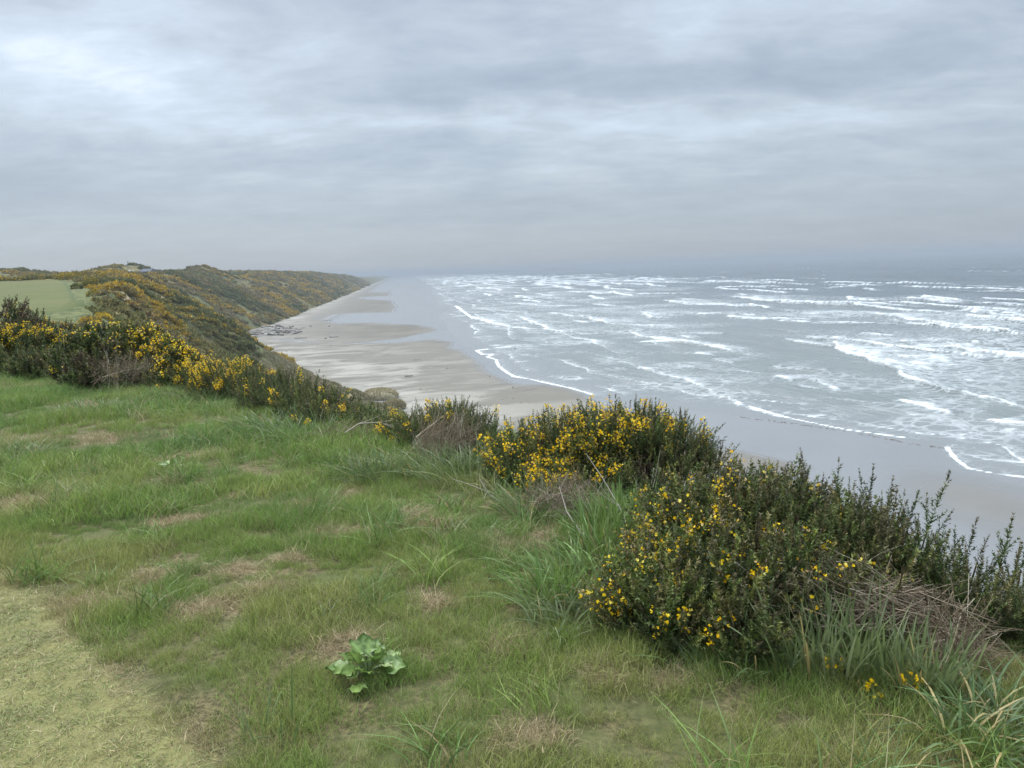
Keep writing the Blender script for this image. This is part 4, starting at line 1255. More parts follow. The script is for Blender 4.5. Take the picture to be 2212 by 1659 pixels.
weed('broad leaved pale green weed growing alone in the near turf', 795, 1465, .115, 26, 501)
weed('small round leaved weed low in the meadow left of the shaggy grass', 372, 1000, .11, 12, 502)

# ------------------------------------------------------------------ stuff: turf, rough grass, hillside scrub (instanced)
def proto_collection(name, metas):
    c = bpy.data.collections.new(name)
    for o in metas:
        for k in list(o.users_collection):
            k.objects.unlink(o)
        c.objects.link(o)
    return c


def scatter(name, coll, P, rot, scl, tint, dry, idx):
    me = bpy.data.meshes.new(name)
    n = len(P)
    me.vertices.add(n)
    me.vertices.foreach_set('co', np.asarray(P, np.float32).ravel())
    for k, typ, v in (('rot', 'FLOAT_VECTOR', rot), ('scl', 'FLOAT', scl), ('tint', 'FLOAT', tint), ('dry', 'FLOAT', dry)):
        a = me.attributes.new(k, typ, 'POINT')
        a.data.foreach_set('vector' if typ == 'FLOAT_VECTOR' else 'value', np.asarray(v, np.float32).ravel())
    a = me.attributes.new('pick', 'INT', 'POINT')
    a.data.foreach_set('value', np.asarray(idx, np.int32))
    o = bpy.data.objects.new(name, me)
    COL.objects.link(o)
    ng = bpy.data.node_groups.new(name + '_spread', 'GeometryNodeTree')
    ng.interface.new_socket('Geometry', in_out='INPUT', socket_type='NodeSocketGeometry')
    ng.interface.new_socket('Geometry', in_out='OUTPUT', socket_type='NodeSocketGeometry')
    gi, go = ng.nodes.new('NodeGroupInput'), ng.nodes.new('NodeGroupOutput')
    ip = ng.nodes.new('GeometryNodeInstanceOnPoints')
    ci = ng.nodes.new('GeometryNodeCollectionInfo')
    ci.inputs['Collection'].default_value = coll
    ci.inputs['Separate Children'].default_value = True
    ci.inputs['Reset Children'].default_value = True
    ip.inputs['Pick Instance'].default_value = True

    def na(nm, typ):
        q = ng.nodes.new('GeometryNodeInputNamedAttribute')
        q.data_type = typ
        q.inputs['Name'].default_value = nm
        return q.outputs['Attribute']
    L = ng.links.new
    L(gi.outputs[0], ip.inputs['Points']); L(ci.outputs[0], ip.inputs['Instance'])
    L(na('pick', 'INT'), ip.inputs['Instance Index'])
    L(na('rot', 'FLOAT_VECTOR'), ip.inputs['Rotation'])
    L(na('scl', 'FLOAT'), ip.inputs['Scale'])
    L(ip.outputs[0], go.inputs[0])
    md = o.modifiers.new('spread', 'NODES')
    md.node_group = ng
    return tag(o, kind='stuff')


def tuft(name, mat, r, n, R0, L, W, lean, droop, seg=3, dryp=.16):
    """patch of fine blades; col = (brightness, dry flag, height)"""
    g = Geo()
    a = r.random(n) * 6.28
    rr_ = R0 * np.sqrt(r.random(n))
    p = np.stack([np.cos(a) * rr_, np.sin(a) * rr_, np.full(n, -0.006)], 1)
    az = r.random(n) * 6.28
    ln = L * (0.35 + 0.75 * r.random(n))
    le = lean * (0.2 + r.random(n))
    hd = np.stack([np.cos(az) * le, np.sin(az) * le], 1)
    wd = W * (0.6 + 0.7 * r.random(n))
    sa = r.random(n) * 3.14
    side = np.stack([np.cos(sa), np.sin(sa), np.zeros(n)], 1)
    t = np.linspace(0, 1, seg + 1)
    hx = t[None] * 0.5 + t[None] ** 2 * droop
    z = t[None] - t[None] ** 2 * droop * le[:, None] * 0.6
    C = np.stack([p[:, 0:1] + hd[:, 0:1] * hx * ln[:, None], p[:, 1:2] + hd[:, 1:2] * hx * ln[:, None], p[:, 2:3] + z * ln[:, None]], -1)
    wp = np.linspace(1, 0.08, seg + 1)
    off = side[:, None] * (wd[:, None] * wp[None])[..., None] / 2
    V = np.stack([C - off, C + off], 2).reshape(n, -1, 3)
    f = np.array([(2 * i, 2 * i + 1, 2 * i + 3, 2 * i + 2) for i in range(seg)])
    FF = (f[None] + (np.arange(n) * (seg + 1) * 2)[:, None, None]).reshape(-1, 4)
    br = 0.55 + 0.95 * r.random(n) ** 1.2
    dr = (r.random(n) < dryp).astype(float) * (0.5 + 0.5 * r.random(n))
    c = np.stack([np.repeat(br, (seg + 1) * 2), np.repeat(dr, (seg + 1) * 2), np.tile(np.repeat(t, 2), n)], 1)
    g.add(V.reshape(-1, 3), FF, c)
    return g.build(name, mat)


def grass_col(t, col, tint, dry):
    sp = t.n('ShaderNodeSeparateColor', {0: col})
    br, dr, h = sp.outputs[0], sp.outputs[1], sp.outputs[2]
    g = t.n('ShaderNodeValToRGB', {'Fac': tint})
    e = g.color_ramp.elements
    e[0].position, e[0].color = 0.0, (0.102, 0.192, 0.053, 1)
    e[1].position, e[1].color = 1.0, (0.280, 0.300, 0.092, 1)
    for p_, c_ in ((0.35, (0.132, 0.234, 0.048)), (0.65, (0.192, 0.282, 0.060))):
        q = e.new(p_); q.color = (*c_, 1)
    c = t.mix(t.m('MULTIPLY', t.m('SUBTRACT', 1.0, h), 0.22), g.outputs[0], (0.16, 0.15, 0.065))
    c = t.mix(t.m('ADD', dr, dry, 0, True), c, (0.36, 0.29, 0.165))
    return t.mix(1.0, c, t.n('ShaderNodeCombineColor', {0: br, 1: br, 2: br}).outputs[0], 'MULTIPLY')


M_GRASS = plant_mat('rough_grass', 0.5, 0.30, 0.3, grass_col)
gr_ = np.random.default_rng(77)
FINE = proto_collection('turf_tufts', [tuft('turf_tuft', M_GRASS, gr_, 100, .085, .090, .0031, .75, .6, 3, .10) for _ in range(5)]
                        + [tuft('turf_tuft', M_GRASS, gr_, 60, .085, .065, .0030, 1.7, .5, 2, .95) for _ in range(3)])
WIDE = proto_collection('meadow_tufts', [tuft('meadow_tuft', M_GRASS, gr_, 150, .20, .16, .0062, .8, .6, 3, .09) for _ in range(5)]
                        + [tuft('meadow_tuft', M_GRASS, gr_, 90, .20, .09, .0050, 1.7, .5, 2, .95) for _ in range(3)])
MOWNC = proto_collection('mown_tufts', [tuft('mown_tuft', M_GRASS, gr_, 130, .075, .019, .0030, 2.2, .5, 2, .28) for _ in range(5)])
LONG = proto_collection('long_tufts', [tuft('long_tuft', M_GRASS, gr_, 60, .13, .30, .0080, 1.0, .8, 4, .15) for _ in range(5)])


def wedge(n, r0, r1, a0, a1, g):
    r = np.sqrt(g.random(n) * (r1 ** 2 - r0 ** 2) + r0 ** 2)
    a = np.radians(a0 + (a1 - a0) * g.random(n))
    return r * np.sin(a), r * np.cos(a)


def turf_stuff():
    g = np.random.default_rng(901)
    tintf = lambda x, y: np.clip(0.52 + 0.8 * fbm(x / 0.9, y / 0.9, 301, 4) + 0.25 * fbm(x / 4, y / 4, 305, 2), 0, 1)
    hf = lambda x, y: np.clip(0.86 + 0.85 * fbm(x / 0.5, y / 0.5, 311, 3), 0.4, 1.6)
    # near turf
    x, y = wedge(9000, 1.5, 6.6, -58, 50, g)
    z, u = land(x, y)
    e = np.interp(y, TY, TX) - x
    mw, d = mown_amt(x, y)
    ok = (e > 0.1) & (g.random(len(x)) > mw * 1.2 - 0.08)
    x, y, z, d = x[ok], y[ok], z[ok], d[ok]
    b = bare_amt(x, y)
    rim = np.exp(-((d + 0.02) / 0.06) ** 2) * np.clip(0.3 + 1.2 * fbm(x * 2, y * 2, 315, 2), 0, 1)
    b = np.maximum(b, rim * 0.9)
    n = len(x)
    tint = np.clip(tintf(x, y) + 0.3 * np.exp(-np.maximum(-d, 0) / 0.6), 0, 1)
    rot = np.stack([g.normal(size=n) * .12, g.normal(size=n) * .12, g.random(n) * 6.28], 1)
    idx = np.where(g.random(n) < b * 1.25, g.integers(5, 8, n), g.integers(0, 5, n))
    scatter('rough_grass', FINE, np.stack([x, y, z], 1), rot, hf(x, y) * (1 - 0.35 * b), tint, np.clip(b * 0.8 + (g.random(n) < .05) * .4, 0, 1), idx)
    # loose straw on the bare spots
    sx, sy = [], []
    for c, a, b_ in BARE:
        k_ = int(14 + 150 * min(a * b_, .5))
        sx.append(c[0] + g.normal(size=k_) * a * .36); sy.append(c[1] + g.normal(size=k_) * b_ * .42)
    x, y = np.concatenate(sx), np.concatenate(sy)
    z, u = land(x, y)
    n = len(x)
    rot = np.stack([g.normal(size=n) * .2, g.normal(size=n) * .2, g.random(n) * 6.28], 1)
    scatter('loose_straw', FINE, np.stack([x, y, z], 1), rot, .6 + .7 * g.random(n), g.random(n), .75 + .25 * g.random(n), g.integers(5, 8, n))
    # further meadow
    x, y = wedge(13000, 6.0, 25, -60, 22, g)
    z, u = land(x, y)
    e = np.interp(y, TY, TX) - x
    ok = (e > 0.1) & (u > 0.93)
    x, y, z = x[ok], y[ok], z[ok]
    b = bare_amt(x, y)
    n = len(x)
    rot = np.stack([g.normal(size=n) * .12, g.normal(size=n) * .12, g.random(n) * 6.28], 1)
    idx = np.where(g.random(n) < b * 1.2, g.integers(5, 8, n), g.integers(0, 5, n))
    scatter('meadow_grass', WIDE, np.stack([x, y, z], 1), rot, np.clip(hf(x / 1.6, y / 1.6), .5, 1.6), tintf(x / 1.5, y / 1.5), np.clip(b * .8, 0, 1), idx)
    # longer growth along the gorse
    x, y = wedge(9000, 2.2, 22, -58, 52, g)
    z, u = land(x, y)
    e = (np.interp(y, TY, TX) - x) * 0.75
    dens = np.exp(-((e - 1.5) / 0.9) ** 2) * (0.25 + 0.75 * sstep(fbm(x / 1.1, y / 1.1, 321, 3), -0.25, 0.35))
    dens = np.maximum(dens, 0.5 * sstep(fbm(x / .8, y / .8, 325, 3), .1, .5) * (e < 7))
    dens = np.where(np.hypot(x, y) < 4.4, dens * 0.22, dens)
    dens = np.where(mown_amt(x, y)[0] > .05, 0, dens)
    ok = (g.random(len(x)) < dens) & (e > 0.1)
    x, y, z = x[ok], y[ok], z[ok]
    n = len(x)
    rot = np.stack([g.normal(size=n) * .15 + .12, g.normal(size=n) * .15 - .15, g.random(n) * 6.28], 1)
    scatter('long_grass', LONG, np.stack([x, y, z], 1), rot, 0.55 + 0.5 * g.random(n), np.clip(g.random(n) * .7, 0, 1), (g.random(n) < .05) * .6, g.integers(0, 5, n))
    # the mown turf
    x, y = wedge(9000, 1.4, 6.5, -75, -8, g)
    z, u = land(x, y)
    mw, d = mown_amt(x, y)
    ok = g.random(len(x)) < mw * 1.1
    x, y, z, d = x[ok], y[ok], z[ok], d[ok]
    n = len(x)
    rot = np.stack([g.normal(size=n) * .1, g.normal(size=n) * .1, g.random(n) * 6.28], 1)
    dryv = np.clip(0.10 + 0.30 * fbm(x / 0.35, y / 0.35, 331, 3) + 0.6 * np.exp(-np.maximum(d, 0) / 0.06) * (fbm(x * 2, y * 2, 316, 2) > 0), 0, 1)
    scatter('mown_grass', MOWNC, np.stack([x, y, z], 1), rot, 0.8 + 0.5 * g.random(n), np.clip(0.62 + 0.5 * fbm(x / .5, y / .5, 335, 3), 0, 1), np.clip(dryv + .24, 0, 1), g.integers(0, 5, n))


turf_stuff()


def scrub_proto(name, mat, r, n, size):
    """a dome of small leaf-clump faces"""
    g = Geo()
    v = r.normal(size=(n, 3)); v /= np.linalg.norm(v, axis=1)[:, None]
    v[:, 2] = np.abs(v[:, 2])
    lum = 0.75 + 0.3 * np.sin(v[:, 0] * 5 + r.random() * 6) * np.sin(v[:, 1] * 5 + r.random() * 6)
    p = v * np.array([1, 1, .62]) * (lum * (0.72 + 0.3 * r.random(n)))[:, None]
    d = v * 0.6 + np.array([0, 0, .6]) + r.normal(size=(n, 3)) * 0.5
    d /= np.linalg.norm(d, axis=1)[:, None]
    s = np.cross(d, r.normal(size=(n, 3))); s /= np.linalg.norm(s, axis=1)[:, None]
    k = size * (0.6 + 0.8 * r.random(n))[:, None]
    q = np.stack([p - s * k * .5, p + s * k * .5, p + d * k * 1.5], 1)
    c = np.stack([0.65 + 0.7 * r.random(n), r.random(n), v[:, 2]], 1)
    g.tris(q, c)
    return g.build(name, mat)


def scrub_col(t, col, tint, dry):
    sp = t.n('ShaderNodeSeparateColor', {0: col})
    br, rnd, h = sp.outputs[0], sp.outputs[1], sp.outputs[2]
    g = t.n('ShaderNodeValToRGB', {'Fac': tint})
    e = g.color_ramp.elements
    e[0].position, e[0].color = 0.0, (0.118, 0.128, 0.054, 1)
    e[1].position, e[1].color = 1.0, (0.220, 0.195, 0.110, 1)
    for p_, c_ in ((0.3, (0.170, 0.175, 0.066)), (0.6, (0.235, 0.205, 0.088)), (0.8, (0.255, 0.200, 0.108))):
        q = e.new(p_); q.color = (*c_, 1)
    yel = t.m('MULTIPLY', t.m('GREATER_THAN', dry, rnd), t.sm(h, 0.05, 0.4))
    c = t.mix(yel, g.outputs[0], t.mix(rnd, (0.50, 0.330, 0.030), (0.40, 0.290, 0.060)))
    return t.mix(1.0, c, t.n('ShaderNodeCombineColor', {0: br, 1: br, 2: br}).outputs[0], 'MULTIPLY')


def dune_col(t, col, tint, dry):
    sp = t.n('ShaderNodeSeparateColor', {0: col})
    c = t.mix(tint, (0.17, 0.168, 0.092), (0.30, 0.25, 0.16))
    c = t.mix(dry, c, (0.34, 0.28, 0.18))
    return t.mix(1.0, c, t.n('ShaderNodeCombineColor', {0: sp.outputs[0], 1: sp.outputs[0], 2: sp.outputs[0]}).outputs[0], 'MULTIPLY')


M_SCRUB = plant_mat('hillside_scrub', 0.7, 0.1, 0.2, scrub_col)
M_DUNE = plant_mat('dune_grass', 0.7, 0.2, 0.2, dune_col)
SCRUB = proto_collection('scrub_domes', [scrub_proto('scrub_dome', M_SCRUB, gr_, 340, .17) for _ in range(6)])
DUNEC = proto_collection('dune_tufts', [tuft('dune_tuft', M_DUNE, gr_, 60, .35, .75, .03, .8, .6, 3, .2) for _ in range(4)])


def scrub_stuff():
    g = np.random.default_rng(911)
    xs, ys = [], []
    for n, y0, y1, x0, x1 in ((16000, 66, 280, -190, -15), (15000, 280, 620, -420, -105), (12000, 620, 1300, -640, -165), (5000, 1300, 2400, -900, -240), (3000, 18, 66, -60, 5)):
        y = y0 + (y1 - y0) * g.random(n)
        lo = np.interp(y, TY, TX) - np.interp(y, [20, 66, 120, 280, 600, 2400], [8, 12, 28, 90, 150, 300])
        hi = np.interp(y, FY, FX) + 3
        x = lo + (hi - lo) * g.random(n)
        xs.append(x); ys.append(y)
    x, y = np.concatenate(xs), np.concatenate(ys)
    z, u = land(x, y)
    az = np.degrees(np.arctan2(x, y))
    fairm = inside(FAIR_POLY, x, y)
    dfa, _, _ = line_dist(FAIR_POLY, x, y, True)
    fr = (y < 215) & (u > 0.97) & (y > 50) & (dfa < 3)
    grs = np.exp(-((u - 0.2) / 0.14) ** 2) * sstep(y, 120, 140) * (1 - sstep(y, 262, 290))
    ok = (u > 0.02) & (g.random(len(x)) > 1.3 * dune_amt(x, y, z - 3)) & ~fairm & ~fr & (g.random(len(x)) > grs * 0.85) & (az > -44) & (az < 14)
    for h_ in SCARS.values():
        ok &= np.hypot(x - h_[0], y - h_[1]) > 3.1
    for (px, py, yy_) in ((318, 579, 585), (283, 586, 590)):
        q = aty(px, py, yy_)
        al = (x * q[0] + y * q[1]) / np.hypot(q[0], q[1])
        la = np.abs(x * q[1] - y * q[0]) / np.hypot(q[0], q[1])
        dist_ = np.hypot(q[0], q[1])
        ok &= ~((la < 6.5) & (al > dist_ - 38) & (al < dist_ + 8))
    ok &= ~((u > 0.9) & (y < 45) & (g.random(len(x)) < .35))
    x, y, z, u = x[ok], y[ok], z[ok], u[ok]
    n = len(x)
    r = np.hypot(x, y)
    cover = fbm(x / 14, y / 14, 401, 4)
    op = fbm(x / 22, y / 22, 441, 4)
    keep_ = (op > -0.22) | (g.random(n) < .15)
    x, y, z, u, r, cover = x[keep_], y[keep_], z[keep_], u[keep_], r[keep_], cover[keep_]
    n = len(x)
    s = np.interp(r, [20, 70, 250, 600, 1500], [.5, .85, 1.35, 2.2, 4.2]) * np.clip(np.exp(g.normal(size=n) * .40 - .12), .3, 1.6) * (1 + .5 * cover)
    yel = fbm(x / 34, y / 34, 405, 4) * 0.85 + fbm(x / 9, y / 9, 409, 3) * 0.75
    dry = np.clip(sstep(yel, 0.0, 0.55) * 0.9, 0, .85) * np.where(u > 1.3, .55, 1)
    tint = np.clip(0.48 + 1.0 * fbm(x / 26, y / 26, 413, 4) + 0.12 * g.normal(size=n), 0, 1)
    rot = np.stack([g.normal(size=n) * .12, g.normal(size=n) * .12, g.random(n) * 6.28], 1)
    scatter('hillside_scrub', SCRUB, np.stack([x, y, z - s * .12], 1), rot, s, tint, dry, g.integers(0, 6, n))
    # marram on the foot of the cliff
    n = 24000
    y = 100 + 150 * g.random(n)
    xf = np.interp(y, FY, FX)
    x = xf + 4 - 34 * g.random(n) ** 1.2
    z, u = land(x, y)
    k = fbm(x / 8, y / 8, 421, 3)
    ok = (z > 0.9) & (g.random(n) < dune_amt(x, y, z - 2)) & (k > -0.5)
    x, y, z, k = x[ok], y[ok], z[ok], k[ok]
    n = len(x)
    rot = np.stack([g.normal(size=n) * .15, g.normal(size=n) * .15 + .15, g.random(n) * 6.28], 1)
    scatter('marram_grass', DUNEC, np.stack([x, y, z - .05], 1), rot, 0.6 + 0.6 * g.random(n), np.clip(.45 + .8 * k, 0, 1), (g.random(n) < .25) * .6, g.integers(0, 4, n))


scrub_stuff()


# ------------------------------------------------------------------ single bushes on the next headland, hummocks
def far_bush(px, py, y, rx, rz, fl, label, seed, group='gorse bushes on the next headland', cat='gorse bush', name='gorse_bush', pal=None):
    r = np.random.default_rng(seed)
    c = aty(px, py, y)
    c[2] = ground(c[0], c[1])
    k = y / F
    root = empty(name, c)
    tag(root, label, cat, group)
    g, fg = Geo(), Geo()
    n = 1500
    v = r.normal(size=(n, 3)); v /= np.linalg.norm(v, axis=1)[:, None]
    v[:, 2] = np.abs(v[:, 2])
    lum = 0.86 + 0.14 * np.sin(v[:, 0] * 6 + seed) * np.sin(v[:, 1] * 6 + seed * 2) + 0.08 * np.sin(v[:, 2] * 9 + v[:, 0] * 4)
    p = v * np.array([rx * k, rx * k * .9, rz * 2 * k]) * (lum * (0.75 + 0.28 * r.random(n)))[:, None]
    d = v * 0.6 + np.array([0, 0, .7]) + r.normal(size=(n, 3)) * 0.45
    d /= np.linalg.norm(d, axis=1)[:, None]
    s = np.cross(d, r.normal(size=(n, 3))); s /= np.linalg.norm(s, axis=1)[:, None]
    q = np.stack([p - s * .05 * k * 12, p + s * .05 * k * 12, p + d * .13 * k * 12], 1)
    isf = (r.random(n) < fl * sstep(v[:, 2] + .35 * np.sin(v[:, 0] * 5 + seed), -.1, .5))
    pal = GREENS if pal is None else pal
    g.tris(q[~isf], pal[r.integers(0, len(pal), (~isf).sum())] * (0.8 + 0.7 * r.random(((~isf).sum(), 1))))
    g.build('foliage', M_GORSE, root)
    if isf.any():
        fg.tris(q[isf], YELLOWS[r.integers(0, 3, isf.sum())] * np.array([.72, .70, 1]) * (0.7 + 0.4 * r.random((isf.sum(), 1))))
        fg.build('blossom', M_FLOWER, root)
    return root


GREY = np.array([(0.075, 0.080, 0.060), (0.060, 0.070, 0.050), (0.090, 0.085, 0.066)])
far_bush(218, 671, 72, 25, 10, .9, 'rounded gorse bush solid orange yellow on the near corner of the fairway', 601)
far_bush(203, 646, 108, 18, 9, .35, 'gorse bush with yellow left side next to the fairway corner', 602)
far_bush(196, 624, 150, 24, 12, .3, 'big dark gorse bush with yellow crest beside the fairway', 603)
far_bush(166, 625, 140, 15, 7, .12, 'dull brown green gorse bush on the fairway edge', 604)
far_bush(140, 603, 215, 22, 8, .45, 'yellow tinged gorse bush at the far corner of the fairway', 605)
far_bush(163, 600, 212, 24, 9, .25, 'tall gorse bush behind the far corner of the fairway', 606)
far_bush(216, 600, 190, 22, 8, .3, 'gorse bush with a yellow cap above the eroded sandy scar', 607)
far_bush(185, 693, 40, 34, 12, .02, 'grey brown shrub in the dip before the fairway', 608, pal=GREY, group='shrubs in the dip')
far_bush(250, 690, 44, 30, 10, .1, 'olive green shrub in the dip right of the grey brown one', 609, group='shrubs in the dip')
far_bush(128, 712, 30, 24, 8, .5, 'small yellow flowered gorse bush in the dip before the fairway', 610, group='shrubs in the dip')


def hummock(px, py, rx, rz, label, seed):
    r = np.random.default_rng(seed)
    c = on(px, py, .75)
    k = c[1] / F
    root = empty('dune_hummock', c)
    tag(root, label, 'dune hummock', 'grassy hummocks on the beach')
    g = Geo()
    th_, ph_ = np.meshgrid(np.linspace(0, 2 * math.pi, 37)[:-1], np.linspace(0, math.pi / 2, 12))
    rad = 1 + .12 * fbm(np.cos(th_) * 2 + seed, np.sin(th_) * 2 + ph_, seed, 3)
    X, Y, Z = np.cos(th_) * np.cos(ph_) * rx * k * rad, np.sin(th_) * np.cos(ph_) * rx * k * rad, np.sin(ph_) * rz * k * rad - .1
    idx = np.arange(12 * 36).reshape(12, 36)
    nx = np.roll(idx, -1, 1)
    f = np.stack([idx[:-1], nx[:-1], nx[1:], idx[1:]], -1).reshape(-1, 4)
    g.add(np.stack([X, Y, Z], -1).reshape(-1, 3), f, np.array([.28, .25, .165]))
    g.build('sand_mound', solid('hummock_sand', None, .95, .2, 2, attr=True), root, smooth=True)
    b = Geo()
    n = 2600
    a, q = r.random(n) * 6.28, np.arcsin(r.random(n) ** .8)
    p = np.stack([np.cos(a) * np.cos(q) * rx * k, np.sin(a) * np.cos(q) * rx * k, np.sin(q) * rz * k - .1], 1)
    d = p / np.array([rx * k, rx * k, rz * k]) * .5 + np.array([.2, -.1, .8]) + r.normal(size=(n, 3)) * .35
    d /= np.linalg.norm(d, axis=1)[:, None]
    pal = np.array([(.32, .28, .17), (.26, .24, .14), (.38, .33, .22)])
    b.tris(spines(p, d, .40 + .40 * r.random(n), np.full(n, .11), r), pal[r.integers(0, 3, n)] * (.8 + .4 * r.random((n, 1))))
    b.build('grass', M_BLADE, root)


hummock(820, 857, 40, 17, 'larger grassy sand hummock alone on the pale beach', 621)
hummock(852, 880, 24, 16, 'smaller steep grassy hummock beside the larger one', 622)


# ------------------------------------------------------------------ driftwood
M_LOG = solid('driftwood', None, .85, .35, 1.2, .4, attr=True)


def log_geo(g, r, L, rad, kind='log'):
    n = 7
    t = np.linspace(-.5, .5, n)
    bend = r.normal() * .05
    pts = np.stack([t * L, bend * L * np.cos(t * 3), rad * .75 + 0 * t + r.normal() * .02], 1)
    rr_ = rad * (1 - .35 * (t + .5)) * (0.9 + .2 * r.random(n))
    c = np.array([(.25, .225, .20), (.19, .17, .15), (.33, .31, .28), (.14, .125, .11), (.42, .40, .37)])[r.choice(5, p=[.3, .25, .2, .15, .1])]
    g.tube(pts, rr_, c, 8)
    for _ in range(r.integers(1, 4)):             # stubs of broken limbs
        i = r.integers(1, n - 1)
        d = np.array([r.normal() * .5, r.normal(), abs(r.normal())]); d /= np.linalg.norm(d)
        g.tube([pts[i], pts[i] + d * rad * (1.5 + 2 * r.random())], [rad * .35, rad * .2], c * .9, 5)


def driftwood(px, py, L, rad, rotz, label, seed, group=None, z=None, tilt=0, roots=False, name='driftwood_log'):
    r = np.random.default_rng(seed)
    p = on(px, py, .75)
    g = Geo()
    log_geo(g, r, L, rad)
    if roots:
        for _ in range(9):
            a = r.random() * 6.28
            e = np.array([-.5 * L - .3 * r.random(), math.cos(a) * rad * 2, rad + math.sin(a) * rad * 1.8])
            g.tube([[-.45 * L, 0, rad * .8], e], [rad * .4, rad * .12], np.array([.2, .18, .155]), 5)
    o = g.build(name, M_LOG)
    o.location = (p[0], p[1], (p[2] if z is None else z) - .05)
    o.rotation_euler = (0, tilt, rotz)
    return tag(o, label, 'driftwood', group)


r_ = np.random.default_rng(700)
k = 0
PILE = 'driftwood logs heaped at the cliff foot'
while k < 120:
    a, b = r_.random(), r_.random()
    px = 537 + 105 * a + 4 * r_.normal()
    py = 726 - 17 * math.sin(min(a, .75) * 2.6) * .75 + (b - .5) * np.interp(a, [0, .4, 1], [8, 24, 14]) + 2
    low = r_.random() < .6
    driftwood(px, py, r_.uniform(1.6, 5.5), r_.uniform(.25, .55), r_.normal() * .6 + .2, 'one of the grey driftwood logs tangled in the heap at the cliff foot', 710 + k, PILE,
              z=.6 if low else 1.1 + .5 * r_.random(), tilt=r_.normal() * .12)
    k += 1
driftwood(722, 728, 4.4, .30, .10, 'thick driftwood log with a flared root end, alone right of the heap', 841, 'lone driftwood logs', roots=True)
driftwood(704, 731, 1.4, .26, 1.0, 'short pale driftwood stump at the left end of the lone thick log', 842, 'lone driftwood logs')
driftwood(707, 692, 6.2, .30, .05, 'dark driftwood log lying in the shallow pool', 843, 'lone driftwood logs')
driftwood(671, 705, 1.5, .3, .6, 'pale tipped driftwood stump left of the pool', 844, 'lone driftwood logs')
driftwood(711, 705, 1.6, .3, 2.2, 'pale tipped driftwood stump at the lower rim of the pool', 845, 'lone driftwood logs')
driftwood(656, 709, 2.0, .2, .2, 'low dark driftwood piece beyond the heap', 846, 'lone driftwood logs')
driftwood(650, 731, 6.0, .22, .05, 'long dark driftwood pole reaching right out of the heap', 847, 'lone driftwood logs')
driftwood(883, 813, 2.3, .27, .15, 'grey driftwood log on the pale sand above the dune grass', 848, 'lone driftwood logs')
driftwood(909, 841, .9, .09, -.4, 'short dark stick on the sand below the grey log', 849, 'lone driftwood logs')
driftwood(618, 760, 1.6, .15, 1.1, 'crooked dark snag on the sand below the heap', 850, 'lone driftwood logs', tilt=-.5)
driftwood(598, 757, 2.6, .16, .3, 'flat dark driftwood piece left of the crooked snag', 851, 'lone driftwood logs')
driftwood(556, 741, 2.4, .2, 1.3, 'small driftwood log with a white end at the foot of the green slope', 852, 'lone driftwood logs')
driftwood(586, 741, 1.4, .16, .2, 'small dark driftwood chunk between the heap and the snag', 853, 'lone driftwood logs')
driftwood(935, 777, 2.6, .08, .1, 'thin dark stick on the damp sand near the waterline', 854, 'lone driftwood logs')
driftwood(900, 777, 2.6, .08, .1, 'thin dark stick left of the one near the waterline', 855, 'lone driftwood logs')


# ------------------------------------------------------------------ birds
def bird(px, py, h, label, col, group, standing=True, z=.5, rot=0.0):
    p = on(px, py, z)
    root = empty('bird', p)
    root.rotation_euler = (0, 0, rot)
    tag(root, label, 'bird', group)
    bm = bmesh.new()
    s = h / .42
    spine = [(-.26, .20, .015), (-.16, .22, .05), (-.04, .235, .085), (.08, .26, .085), (.15, .31, .055), (.185, .36, .045), (.22, .385, .045), (.26, .385, .02), (.31, .375, .004)]
    rings = []
    for x_, z_, rad in spine:
        rings.append([bm.verts.new((x_ * s, math.cos(a) * rad * s, (z_ + math.sin(a) * rad) * s)) for a in np.arange(8) * math.pi / 4])
    for a, b in zip(rings, rings[1:]):
        for i in range(8):
            bm.faces.new((a[i], a[(i + 1) % 8], b[(i + 1) % 8], b[i]))
    bm.faces.new(rings[0]); bm.faces.new(rings[-1][::-1])
    me = bpy.data.meshes.new('body'); bm.to_mesh(me); bm.free()
    me.polygons.foreach_set('use_smooth', [True] * len(me.polygons))
    m = solid('plumage', col, .7, .15, 8)
    me.materials.append(m)
    o = bpy.data.objects.new('body', me); COL.objects.link(o); o.parent = root
    for sd2 in (-1, 1):
        g = Geo()
        if standing:
            g.tube([(.0, sd2 * .03 * s, .18 * s), (.01 * s, sd2 * .03 * s, .09 * s), (-.01 * s, sd2 * .03 * s, 0)], .010 * s, np.array([.1, .08, .06]), 5)
            g.tube([(-.01 * s, sd2 * .03 * s, .006), (.05 * s, sd2 * .03 * s, .006)], .012 * s, np.array([.1, .08, .06]), 5)
            g.build('leg', M_LOG, root)
        w_ = [(.10, .03, .27), (-.10, .05, .24), (-.04, .40, .38), (.08, .40, .39), (-.02, .75, .30), (.03, .75, .305)]
        if not standing:
            V = np.array([(x_ * s, sd2 * y_ * s, z_ * s) for x_, y_, z_ in w_])
            V2 = V - np.array([0, 0, .012 * s])
            f = [(0, 1, 2, 3), (3, 2, 4, 5)]
            g2 = Geo()
            g2.add(np.vstack([V, V2]), f + [tuple(i + 6 for i in q[::-1]) for q in f] + [(0, 3, 9, 6), (3, 5, 11, 9), (1, 7, 8, 2), (2, 8, 10, 4), (5, 4, 10, 11), (0, 6, 7, 1)], np.array(col))
            g2.build('wing', m, root)
    return root


